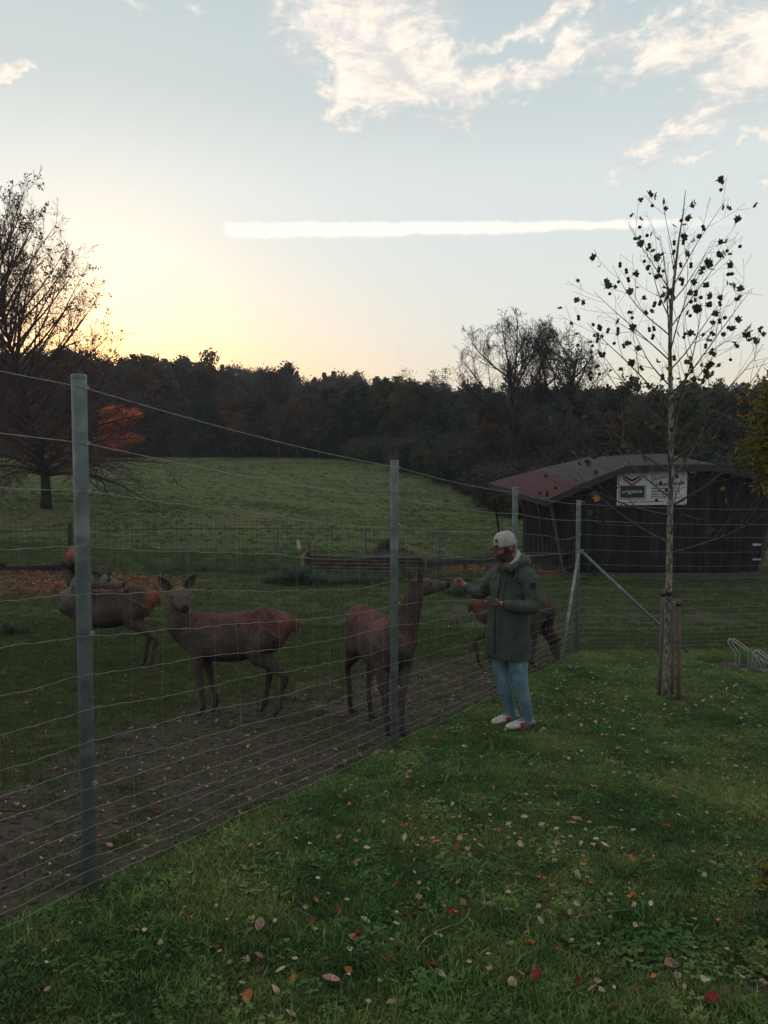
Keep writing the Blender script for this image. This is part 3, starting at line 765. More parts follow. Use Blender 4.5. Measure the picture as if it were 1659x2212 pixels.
    def poly(name, pts, m, off, th=.003):
        mb = MB(); a = [at(x, y, off) for x, y in pts]; b = [p + Vector((0, th, 0)) for p in a]; n = len(a); mb.add(a+b, [tuple(range(n)), tuple(reversed(range(n, 2*n)))] + [(i, i+n, (i+1) % n+n, (i+1) % n) for i in range(n)])
        return link(name, mb.mesh(name, m), bn)
    poly('sheet', [(135, 745), (1520, 745), (1520, 110), (135, 108)], white, 0, .012)
    def frame(x0, y0, x1, y1, t, m, off):
        for r in ((x0, y0, x1, y0+t), (x0, y1-t, x1, y1), (x0, y0+t, x0+t, y1-t), (x1-t, y0+t, x1, y1-t)):
            poly('printed_line', [(r[0], r[3]), (r[2], r[3]), (r[2], r[1]), (r[0], r[1])], m, off)
    frame(163, 118, 712, 640, 10, blk, .004)
    poly('printed_panel', [(190, 615), (692, 615), (692, 365), (190, 365)], blk, .004)
    frame(197, 372, 685, 608, 5, pale_, .008)
    poly('chevron', [(205, 150), (430, 250), (660, 150), (560, 230), (430, 305), (300, 232)], blk, .004)
    poly('chevron', [(212, 190), (430, 335), (652, 190), (600, 265), (430, 392), (262, 262)], redp, .008)
    def text(t, x, y, size, m, width=None, bold=0.0, off=.009):
        me, w = text_mesh(t, size, m, .0015, bold)
        if width: 
            k = (width/1385*W)/w
            for v in me.vertices: v.co.x *= k
        o = link('lettering', me, bn); p = at(x, y, off); o.location = p; o.rotation_euler = (pi/2, -atan2(ux.z, ux.x), 0); return o
    text('trigema', 235, 520, .175, pale_, 400, 0, .013)
    text('Testgeschäft', 815, 378, .145, redp, 665, .004)
    text('78476 Allensbach', 812, 445, .062, blk, 470, .002); text('Prof. Maier-Leibnitz-Str. 16', 812, 500, .062, blk, 570, .002); text('direkt an der B 33', 812, 550, .062, blk, 400, .002)
    for y, segs in ((580, ((812, 915), (925, 1010), (1020, 1180))), (612, ((812, 880), (930, 1160), (1290, 1380)))):
        for a, b in segs: poly('printed_line', [(a, y+7), (b, y+7), (b, y-6), (a, y-6)], blk, .004)
    text('BESTE QUALITÄT - MADE IN GERMANY', 165, 708, .060, redp, 910, .001)
    poly('printed_line', [(835, 268), (1230, 178), (1230, 190), (835, 282)], blk, .004); poly('printed_line', [(840, 240), (1180, 160), (1180, 166), (840, 247)], blk, .004)
build_shed()

# ------------------------------------------------------------------ log wall, rail, brush pile
def c8(cx, cy): return (603.5+.2976*cx, 1124.6+.2976*cy)
BARK = pm('log_bark', (.105, .082, .064), (.048, .038, .032), 6, .9, .004, 18, stretch=(1, 1, 1), rnd=.25)
CUT = pm('cut_wood', (.30, .23, .14), (.20, .15, .09), 9, .8, rnd=.1)
def logmesh(name, p0, p1, r, mats, seed):
    rnd = random.Random(seed); p0, p1 = Vector(p0), Vector(p1); mb = MB(); n = 9
    pts = [p0.lerp(p1, i/n) + Vector((0, 0, rnd.uniform(-.006, .006))) for i in range(n+1)]
    mb.tube(pts, [r*rnd.uniform(.93, 1.07) for _ in pts], 10); me = mb.mesh(name, mats)
    for p in me.polygons:
        p.use_smooth = len(p.vertices) == 4
        if len(p.vertices) > 4 and len(mats) > 1: p.material_index = 1
    return me
def build_logs():
    A = P(*c8(215, 400), 21.3); B = P(*c8(1030, 372), 22.4); A.z = ground(A.x, A.y); B.z = ground(B.x, B.y)
    w = empty('log_wall', A.copy(), 'low wall of stacked round logs between posts at the back of the paddock', 'wall'); o0 = w.location.copy()
    r = .052
    for k in range(5):
        e0 = Vector((0, 0, .05 + k*.100)); j = Vector(((k % 2)*.03, 0, 0))
        link('log', logmesh('log', A+e0-j-o0, B+e0+j-o0, r, [BARK, CUT], k), w)
    # short return at the left end, logs pointing at the viewer
    for k in range(5):
        e = Vector((-.10, 0, .05+k*.100+.05)); link('log', logmesh('log', A+e+Vector((-.04, -.35-.04*k, 0))-o0, A+e+Vector((.02, 1.1, 0))-o0, r, [BARK, CUT], 20+k), w)
    link('log', logmesh('log', A+Vector((-.22, -.42, .66))-o0, A+Vector((-.36, .55, .80))-o0, .055, [CUT, CUT], 33), w)
    for (dx, dy, h, m) in ((-.02, .32, .80, BARK), (.22, .10, .64, BARK)):
        p = A + Vector((dx, dy, 0)); mb = MB(); mb.tube([p+Vector((0, 0, -.1))-o0, p+Vector((0, 0, h))-o0], [.05, .045], 8); link('post', mb.mesh('post', m, True), w)
    p = B + Vector((.10, -.02, 0)); mb = MB(); mb.tube([p+Vector((0, 0, -.1))-o0, p+Vector((0, 0, .60))-o0], [.065, .06], 8); q = link('post', mb.mesh('post', BARK, False), w)
    mb = MB(); mb.tube([p+Vector((0, 0, .602))-o0, p+Vector((-.03, 0, .68))-o0], [.05, .01], 6); link('pale_tip', mb.mesh('pale_tip', CUT), q)
    # rail to the right
    C1 = P(*c8(1068, 300), 22.6); C2 = P(1235, 1214, 24.6)
    for c in (C1, C2): c.z = ground(c.x, c.y)
    t = empty('timber_rail', C1.copy(), 'long low timber beam on short legs right of the log wall', 'rail'); o1 = t.location.copy()
    d = (C2-C1); d.z = 0; R = Matrix.Rotation(atan2(d.y, d.x), 3, 'Z')
    mid = (C1+C2)/2
    for k, (a, b) in enumerate(((0, .5), (.5, 1))):
        m0 = C1.lerp(C2, (a+b)/2); mb = MB(); mb.box(m0+Vector((0, 0, .36))-o1, (d.length*.5-.02, .07, .20), R); bm_ = link('beam', mb.mesh('beam', pm('old_beam', (.040, .046, .046), (.024, .028, .028), 5, .85, .003, 20)), t)
    mb = MB(); mb.box(mid+Vector((0, .03, .475))-o1, (d.length, .16, .022), R); link('top_board', mb.mesh('top_board', pm('worn_board', (.17, .13, .11), (.10, .08, .07), 8, .85, stretch=(1, 4, 4))), t)
    for k in range(6):
        p = C1.lerp(C2, (k+.5)/6); p.z = ground(p.x, p.y); mb = MB(); mb.box(p+Vector((0, .02, .10))-o1, (.09, .09, .34), R); link('leg', mb.mesh('leg', BARK), t)
    # brush pile behind the wall
    top = P(841, 1166, 23.5); g = ground(top.x, top.y); H = top.z - g; rnd = random.Random(8); mb = MB()
    for _ in range(620):
        a = rnd.random()*6.28; q = rnd.random()**.7; rr = 1.15*q; z = g + H*max(0, 1-q)*rnd.uniform(.6, 1.05)
        c = Vector((top.x+rr*cos(a), top.y+rr*sin(a)*.8, z+.03)); b = rnd.random()*6.28; ln = rnd.uniform(.15, .5); dd = Vector((cos(b), sin(b), rnd.uniform(-.5, .35)))*ln
        mb.tube([c-dd/2, c+Vector((0, 0, .03)), c+dd/2], [.012, .010, .004], 3)
    mb.ell((top.x, top.y, g-.05), (1.0, .8, H*.78), None, 12, 8)
    o = mb.obj('brush_pile', pm('dead_twigs', (.028, .022, .022), (.050, .040, .038), 8, .95, rnd=.2), None, False, (top.x, top.y, g)); tag(o, 'dark heap of cut brushwood behind the log wall', 'brush pile', None, 'stuff')
    for k, (cx, h) in enumerate(((905, .72), (965, .62), (1000, .55))):
        p = P(*c8(cx, 250), 23.0); p.z = ground(p.x, p.y); mb = MB(); mb.tube([(0, 0, -.1), (rnd.uniform(-.03, .03), 0, h)], [.045, .04], 7)
        o = mb.obj('wooden_stump', BARK); o.location = p
        tag(o, ('tall stump just right of the brush pile', 'middle one of three stumps behind the log wall', 'shortest stump by the right end post of the log wall')[k], 'post', 'stumps behind the log wall')
build_logs()
def build_edging():
    mt = pm('edging_board', (.020, .018, .017), (.032, .028, .026), 5, .9, .003, 20)
    a, b = P(-160, 1234, 18.2), P(176, 1234, 19.3); a.z = ground(a.x, a.y); b.z = ground(b.x, b.y)
    e = empty('timber_edging', a.copy(), 'long dark timber edging behind the rusty leaf carpet on the left', 'edging'); d = b-a; R = Matrix.Rotation(atan2(d.y, d.x), 3, 'Z')
    for k in range(2):
        m = a.lerp(b, (k+.5)/2); mb = MB(); mb.box(m+Vector((0, 0, .06))-a, (d.length/2-.02, .10, .17), R); link('beam', mb.mesh('beam', mt), e)
build_edging()

# ------------------------------------------------------------------ bicycle rack
def build_rack():
    def c2(cx, cy): return (1525+.0868*cx, 1316.7+.0868*cy)
    g = hit(*c2(900, 1540)); Y0 = g.y
    rk = empty('bicycle_rack', g.copy(), 'galvanised bicycle rack with slanted tube loops at the right edge', 'bicycle rack'); o0 = rk.location.copy()
    M1 = pm('rack_tube', (.42, .43, .41), (.30, .32, .31), 10, .4, metal=.4, spec=.5)
    def loop(dx, dy, sc=1.0, yo=0.0):
        pts = [(740, 1470), (740, 1110), (560, 850), (548, 770), (600, 722), (660, 770), (1050, 1060), (1056, 1120), (1052, 1570)]
        w = [P(*c2(740+(x-740)*sc+dx, 1500+(y-1500)*sc+dy), Y0+yo) - o0 for x, y in pts]
        w2 = [w[0]]
        for a, b in zip(w[:-1], w[1:]): w2 += [a.lerp(b, .5), b]
        mb = MB(); mb.tube(w2, .0085, 8); link('wheel_loop', mb.mesh('wheel_loop', M1, True), rk)
    loop(0, 0); loop(98, 0, 1.0, .05)
    mb = MB(); w = [P(*c2(x, y), Y0+.1)-o0 for x, y in ((1145, 1060), (1540, 1350), (1900, 1620))]; mb.tube(w, .0085, 8); link('wheel_loop', mb.mesh('wheel_loop', M1, True), rk)
    loop(640, 290, 1.0, -.06); loop(740, 290, 1.0, -.01); loop(1280, 20, 1, .1); loop(1380, 20, 1, .15)
    for (y, x0, yo) in ((1512, 865, .02), (1605, 1080, -.12)):
        a, b = P(*c2(x0, y), Y0+yo)-o0, P(*c2(3600, y+10), Y0+yo)-o0
        mb = MB(); mb.tube([a, b], [.02, .02], 4); link('ground_rail', mb.mesh('ground_rail', pm('rail_steel', (.30, .28, .27), (.18, .16, .15), 8, .5, metal=.4)), rk)
    mb = MB(); m = P(*c2(1190, 1430), Y0-.05)-o0; mb.box(m, (.10, .01, .14)); link('end_plate', mb.mesh('end_plate', STEEL), rk)
build_rack()
# ------------------------------------------------------------------ trees
def rv(rnd, s=1.0): return Vector((rnd.uniform(-s, s), rnd.uniform(-s, s), rnd.uniform(-s, s)))
def grow(mb, rnd, p, d, ln, r, lvl, cfg, tips, allp=None):
    """a limb with its side limbs; cfg: dict of lists per level"""
    env = cfg.get('env'); n = cfg['seg'][lvl]; step = ln/n; pts = [p.copy()]; rad = [r]; dd = d.normalized(); q = p.copy()
    for i in range(n):
        dd = (dd + rv(rnd, cfg['wob'][lvl]) + Vector((0, 0, cfg['up'][lvl]))*(1/n)).normalized()
        q = q + dd*step
        if env is not None and lvl > 0 and i > 0 and ((q.x-env[0].x)/env[1])**2 + ((q.y-env[0].y)/env[1])**2 + ((q.z-env[0].z)/env[2])**2 > env[3]: break
        pts.append(q.copy()); rad.append(max(r*(1 - (i+1)/n*cfg['taper'][lvl]), cfg.get('minr', .0015)))
    if len(pts) < 2: return
    n = len(pts)-1
    mb.tube(pts, rad, cfg['side'][lvl], caps=False)
    if lvl + 1 < len(cfg['seg']):
        nk = cfg['kids'][lvl]; nk = rnd.randint(int(nk*.8), int(nk*1.2)+1) if nk > 2 else nk
        for k in range(nk):
            t = cfg['from'][lvl] + (1-cfg['from'][lvl])*((k+rnd.random()*.8)/nk); t = min(t, .98)
            i = min(int(t*n), n-1); f = t*n - i; c = pts[i].lerp(pts[i+1], f); ax = (pts[i+1]-pts[i]).normalized()
            a = rnd.random()*6.28; s = ax.cross(Vector((sin(a), cos(a), .3))).normalized()
            ang = radians(cfg['ang'][lvl]*rnd.uniform(.7, 1.3)); nd = ax*cos(ang) + s*sin(ang)
            grow(mb, rnd, c, nd, ln*cfg['len'][lvl]*rnd.uniform(.7, 1.15)*(1-.45*t), lerp(rad[i], rad[i+1], f)*cfg['rr'][lvl], lvl+1, cfg, tips, allp)
    else: tips.append((pts[-1], dd)); tips.append((pts[len(pts)//2], dd))
def leafclump(mb, rnd, c, size, n, spread, flat=.7):
    for _ in range(n):
        p = c + Vector((rnd.gauss(0, spread), rnd.gauss(0, spread), rnd.gauss(0, spread*flat)))
        u = rv(rnd).normalized()*size*rnd.uniform(.6, 1.2); w = u.cross(rv(rnd)).normalized()*size*.55
        i = len(mb.v); mb.v += [tuple(p-u), tuple(p+w), tuple(p+u), tuple(p-w)]; mb.face(i, i+1, i+2, i+3)

T_BARK = pm('tree_bark', (.034, .029, .026), (.020, .017, .016), 3, .95, .01, 12)
T_TWIG = pm('twig_bark', (.030, .025, .023), (.044, .036, .033), 2, .95)
T_TWIGLIT = pm('twig_backlit_red', (.080, .046, .037), (.045, .031, .027), 2, .95)  # reddish evening backlight on fine twigs is mixed into this bark colour
LF_DARK = leafmat('leaf_dark', (0.029, 0.043, 0.026), (0.049, 0.061, 0.035), .25, .75, .3, .5, True)
LF_MID = leafmat('leaf_mid', (0.046, 0.058, 0.026), (0.072, 0.075, 0.032), .3, .75, .3, .5, True)
LF_BROWN = leafmat('leaf_brown', (0.084, 0.055, 0.035), (0.123, 0.072, 0.041), .3, .75, .3, .5, True)
LF_RUST = leafmat('leaf_rust', (0.435, 0.102, 0.036), (0.667, 0.189, 0.065), .4, .7, .2, .9, True)
LF_CONE = leafmat('needle', (0.020, 0.038, 0.029), (0.038, 0.055, 0.038), .2, .8, .3, .5, True)
LF_PURP = leafmat('twig_mass', (0.058, 0.049, 0.049), (0.081, 0.064, 0.058), .3, .8, .3, .4, True)

CFG_WOOD = dict(seg=[7, 6, 5, 4], wob=[.10, .22, .30, .35], up=[.2, .35, .25, .1], taper=[.8, .85, .9, .9], side=[6, 4, 3, 3], kids=[11, 6, 6], ang=[52, 45, 42], len=[.52, .50, .50], rr=[.5, .55, .6])
CFG_WOOD['from'] = [.28, .2, .15]
def wood_tree(name, seed, h, leafm, lsize, ln, spread, cfg=CFG_WOOD, twig=None, trunk_r=.14):
    """returns [(part name, mesh)]: trunk with limbs, crown"""
    rnd = random.Random(seed); mb = MB(); tips = []
    grow(mb, rnd, Vector((0, 0, -.4)), Vector((rnd.uniform(-.06, .06), rnd.uniform(-.06, .06), 1)), h*.92, trunk_r, 0, cfg, tips)
    parts = [('trunk', mb.mesh('trunk', twig or T_TWIG))]
    if leafm is not None:
        lb = MB()
        for p, d in tips: leafclump(lb, rnd, p + d*.1, lsize, ln, spread)
        parts.append(('crown', lb.mesh('crown', leafm)))
    return parts
def conifer(seed, h, m=LF_CONE):
    rnd = random.Random(seed); mb = MB(); mb.tube([(0, 0, -.4), (0, 0, h*.5), (rnd.uniform(-.1, .1), 0, h)], [.16, .1, .01], 6)
    lb = MB(); n = int(h*4.2); z0 = rnd.uniform(.15, .35)
    for k in range(n):
        t = k/n; z = h*(z0 + (1-z0)*t); R = (1-t)**.8*h*.20 + .12; R *= rnd.uniform(.7, 1.15)
        for j in range(7):
            a = rnd.random()*6.28; r_ = R*rnd.uniform(.5, 1); tip = Vector((cos(a)*r_, sin(a)*r_, z - .18*r_ + .1))
            for q in range(5):
                t2 = (q+1)/5; c = Vector((0, 0, z)).lerp(tip, t2); leafclump(lb, rnd, c, .17, 2, .07, .5)
    return [('trunk', mb.mesh('trunk', T_TWIG)), ('crown', lb.mesh('crown', m))]
KINDS = {
    'dark': wood_tree('dark', 1, 8.5, LF_DARK, .19, 5, .20), 'mid': wood_tree('mid', 2, 8.0, LF_MID, .17, 4, .22), 'brown': wood_tree('brown', 3, 7.6, LF_BROWN, .16, 4, .20),
    'purple': wood_tree('purple', 4, 8.4, LF_PURP, .13, 5, .25), 'cone': conifer(5, 9.5), 'cone2': conifer(6, 8.0), 'dark2': wood_tree('dark2', 7, 8.0, LF_DARK, .17, 6, .25),
    'purple2': wood_tree('purple2', 8, 7.8, LF_PURP, .12, 4, .28, twig=T_TWIGLIT)}
CFG_BUSH = dict(seg=[4, 5, 4], wob=[.2, .3, .35], up=[.1, .2, .1], taper=[.7, .85, .9], side=[4, 3, 3], kids=[9, 8], ang=[55, 45], len=[.75, .5], rr=[.6, .6])
CFG_BUSH['from'] = [.1, .15]
def bush_parts(seed, leafm, h=2.2, lsize=.09, n=7):
    rnd = random.Random(seed); mb = MB(); tips = []
    for k in range(6):
        a = k*1.05 + rnd.random(); grow(mb, rnd, Vector((cos(a)*.25, sin(a)*.25, -.15)), Vector((cos(a)*.6, sin(a)*.6, 1)), h*.75*rnd.uniform(.7, 1.1), .035, 0, CFG_BUSH, tips)
    lb = MB()
    for p, d in tips: leafclump(lb, rnd, p, lsize, n, .13)
    return [('stem', mb.mesh('stem', T_TWIG)), ('foliage', lb.mesh('foliage', leafm))]
BUSH = {'dark': bush_parts(21, LF_DARK), 'brown': bush_parts(22, LF_BROWN), 'purple': bush_parts(23, LF_PURP, 2.2, .07, 5), 'mid': bush_parts(24, LF_MID)}
def plant(name, parts, X, Y, s, rz, label, cat, group=None, z=None, sz=None):
    o = empty(name, (X, Y, (ground(X, Y) if z is None else z)), label, cat, group); o.rotation_euler = (0, 0, rz); o.scale = (s, s, sz or s)
    for n, m in parts: link(n, m, o)
    return o
def zt(py, Y): return CAM_H + (1000-py)/F_PX*Y
def build_wood():
    rnd = random.Random(42)
    # the far wood on the hill: one mass
    protos = []
    for k in ('dark', 'mid', 'brown', 'purple', 'cone', 'cone2', 'dark2', 'purple2'):
        mb = MB(); mats = []
        for n, m in KINDS[k]:
            mats.append(m.materials[0]); mb.m = len(mats)-1; mb.add([v.co.copy() for v in m.vertices], [tuple(p.vertices) for p in m.polygons])
        protos.append((mb.mesh('wood_tree', mats), None))
    pts = []
    def top_y(px):                       # height of the wood's skyline along the photograph
        for (a, b), (c, d) in zip(SK[:-1], SK[1:]):
            if a <= px <= c: return lerp(b, d, (px-a)/(c-a))
        return 850
    SK = [(-400, 740), (0, 760), (230, 778), (330, 788), (480, 800), (650, 812), (800, 828), (950, 838), (1100, 845), (1350, 845), (2100, 845)]
    for Y0, Y1, n in ((150, 175, 170), (125, 150, 150), (104, 125, 130), (88, 104, 110), (80, 88, 95)):
        for _ in range(n):
            Y = rnd.uniform(Y0, Y1); X = rnd.uniform(-.80, .80)*Y; px = 829.5 + X/Y*F_PX
            g = ground(X, Y, False); H = zt(top_y(px) + rnd.uniform(-12, 26), Y) - g
            fr = (Y-80)/90
            H = min(H, rnd.uniform(9, 13.5) + fr*3.5)
            r = rnd.random()
            if Y > 125: k = (4, 5, 4, 5, 3, 2, 0)[int(r*7)] if r < .75 else (3, 7, 6)[rnd.randrange(3)]
            elif px < 800: k = (3, 7, 3, 7, 6, 2)[int(r*6)]
            else: k = (0, 1, 6, 3, 7, 2)[int(r*6)]
            hh = [8.5, 8, 7.6, 8.4, 9.5, 8, 8, 7.8][k]
            s = H/hh*rnd.uniform(.9, 1.05)
            pts.append((X, Y, g-.3, 0, 0, rnd.random()*6.28, s, k))
    for _ in range(34):
        Y = rnd.uniform(150, 172); px = rnd.uniform(240, 860); X = (px-829.5)/F_PX*Y; g = ground(X, Y, False); k = 4 if rnd.random() < .6 else 5
        H = zt(top_y(px) - rnd.uniform(3, 20), Y) - g; pts.append((X, Y, g-.3, 0, 0, rnd.random()*6.28, H/(9.5 if k == 4 else 8.0), k))
    scatter('forest', pts, protos, 'mixed autumn wood covering the hill behind the meadow', 'forest')
    # individual trees along the meadow's far edge and behind the shed
    GE, GS = 'trees along the far edge of the meadow', 'trees in the thicket behind the shed'
    lab = {'dark': 'dark leafy tree', 'mid': 'dull green tree', 'brown': 'brown leaved autumn tree', 'purple': 'bare purplish twiggy tree', 'dark2': 'dense dark tree', 'purple2': 'bare reddish twiggy tree'}
    n = 0
    for (px, Y, topy, k) in ((330, 79, 850, 'purple'), (375, 77, 862, 'purple2'), (425, 78, 868, 'dark2'), (470, 78, 860, 'purple'), (520, 76, 852, 'brown'), (560, 77, 848, 'brown'), (600, 75, 860, 'purple2'),
                             (640, 75, 868, 'brown'), (690, 74, 850, 'mid'), (735, 73, 840, 'dark'), (780, 72, 834, 'dark2'), (830, 70, 830, 'mid'), (870, 69, 838, 'brown'), (910, 68, 835, 'dark'), (950, 66, 845, 'dark2'),
                             (990, 64, 852, 'dark'), (705, 76, 862, 'purple'), (760, 76, 850, 'brown'), (810, 75, 842, 'dark')):
        X = (px-829.5)/F_PX*Y; g = ground(X, Y, False); H = zt(topy + 3, Y) - g; hh = dict(dark=8.5, mid=8, brown=7.6, purple=8.4, dark2=8, purple2=7.8)[k]
        s = H/hh; plant('tree', KINDS[k], X, Y, s, rnd.random()*6.28, lab[k] + ' at the far edge of the meadow', 'tree', GE + ', ' + lab[k])
    for (px, Y, topy, k) in ((1030, 58, 868, 'purple'), (1075, 56, 860, 'dark'), (1120, 54, 855, 'purple2'), (1165, 55, 850, 'dark2'), (1210, 50, 850, 'purple'), (1250, 52, 845, 'dark'), (1290, 50, 850, 'purple2'), (1330, 47, 845, 'dark2'),
                             (1375, 49, 852, 'purple'), (1420, 46, 850, 'mid'), (1470, 48, 856, 'purple2'), (1520, 45, 852, 'dark'), (1570, 46, 850, 'mid'), (1620, 44, 848, 'purple'), (1670, 45, 845, 'dark2'), (1730, 45, 845, 'dark'),
                             (1060, 48, 905, 'brown'), (1140, 46, 900, 'mid'), (1230, 43, 910, 'purple2'), (1310, 42, 905, 'brown'), (1400, 41, 905, 'dark'), (1500, 40, 905, 'mid'), (1600, 40, 905, 'dark2')):
        X = (px-829.5)/F_PX*Y; g = ground(X, Y, False); H = zt(topy + 3, Y) - g; hh = dict(dark=8.5, mid=8, brown=7.6, purple=8.4, dark2=8, purple2=7.8)[k]
        plant('tree', KINDS[k], X, Y, H/hh, rnd.random()*6.28, lab[k] + ' in the thicket behind the shed', 'tree', GS + ', ' + lab[k])
    # hedge bushes on the slope, from the crest down to the shed
    lb = {'dark': 'low dark bush', 'brown': 'low brown bush', 'purple': 'low bare twiggy bush', 'mid': 'low dull green bush'}
    line = [(-7.6, 77), (-3, 72), (.4, 66), (3.2, 58), (5.0, 50), (6.0, 44), (6.6, 39), (7.4, 35.5), (10, 34), (14, 34), (18, 34.5)]
    tot = 0
    for (a, b) in zip(line[:-1], line[1:]):
        d = sqrt((b[0]-a[0])**2 + (b[1]-a[1])**2); k = max(2, int(d/1.15))
        for i in range(k):
            t = (i+rnd.random()*.6)/k; X = lerp(a[0], b[0], t)+rnd.uniform(0, 1.2); Y = lerp(a[1], b[1], t)+rnd.uniform(-.5, .9)
            q = ('dark', 'purple', 'dark', 'brown', 'purple', 'mid')[rnd.randrange(6)]
            plant('bush', BUSH[q], X, Y, rnd.uniform(.75, 1.2)*(1.15 if Y > 55 else 1), rnd.random()*6.28, lb[q] + ' in the hedge at the right of the meadow', 'bush', 'hedge bushes at the meadow edge, ' + lb[q]); tot += 1
    # the undergrowth below the trees reads as one mass
    bk = ['dark', 'purple', 'brown', 'mid']; bp = []
    for k in bk:
        mb = MB(); mats = []
        for n_, m in BUSH[k]: mats.append(m.materials[0]); mb.m = len(mats)-1; mb.add([v.co.copy() for v in m.vertices], [tuple(p.vertices) for p in m.polygons])
        bp.append((mb.mesh('undergrowth_bush', mats), None))
    pts = []
    for _ in range(90):
        Y = rnd.uniform(38, 72); X = rnd.uniform(5.2 + max(0, (Y-45))*-.13 + 1.0, .56*Y); pts.append((X, Y, ground(X, Y)-.1, 0, 0, rnd.random()*6.28, rnd.uniform(1.0, 1.7), (0, 1, 1, 0)[rnd.randrange(4)]))
    for px in range(250, 700, 12):
        Y = rnd.uniform(77.5, 80); X = (px-829.5)/F_PX*Y; pts.append((X, Y, ground(X, Y)-.1, 0, 0, rnd.random()*6.28, rnd.uniform(1.0, 1.9), (0, 1, 2, 1)[rnd.randrange(4)]))
    scatter('undergrowth', pts, bp, 'dark undergrowth at the foot of the wood and thicket', 'undergrowth')
    # labels that tell the trees of one kind apart
    ORD = ['leftmost', 'second', 'third', 'fourth', 'fifth', 'sixth', 'seventh', 'eighth', 'ninth', 'tenth', 'eleventh', 'twelfth', 'thirteenth', 'fourteenth', 'fifteenth', 'sixteenth', 'seventeenth']
    gr = {}
    for o in COL.objects:
        if o.get('group') and o.name.split('.')[0] in ('tree', 'bush'): gr.setdefault(o['group'], []).append(o)
    for g_, os_ in gr.items():
        os_.sort(key=lambda o: o.location.x/o.location.y)
        for i, o in enumerate(os_):
            if len(os_) > 1: o['label'] = (ORD[i] + (' ' if i == 0 else ' from the left, ') if i < len(os_)-1 else 'rightmost ') + o['label'].replace(' in the hedge at the right of the meadow', ' in the meadow hedge').replace(' behind the shed', ' by the shed')
build_wood()

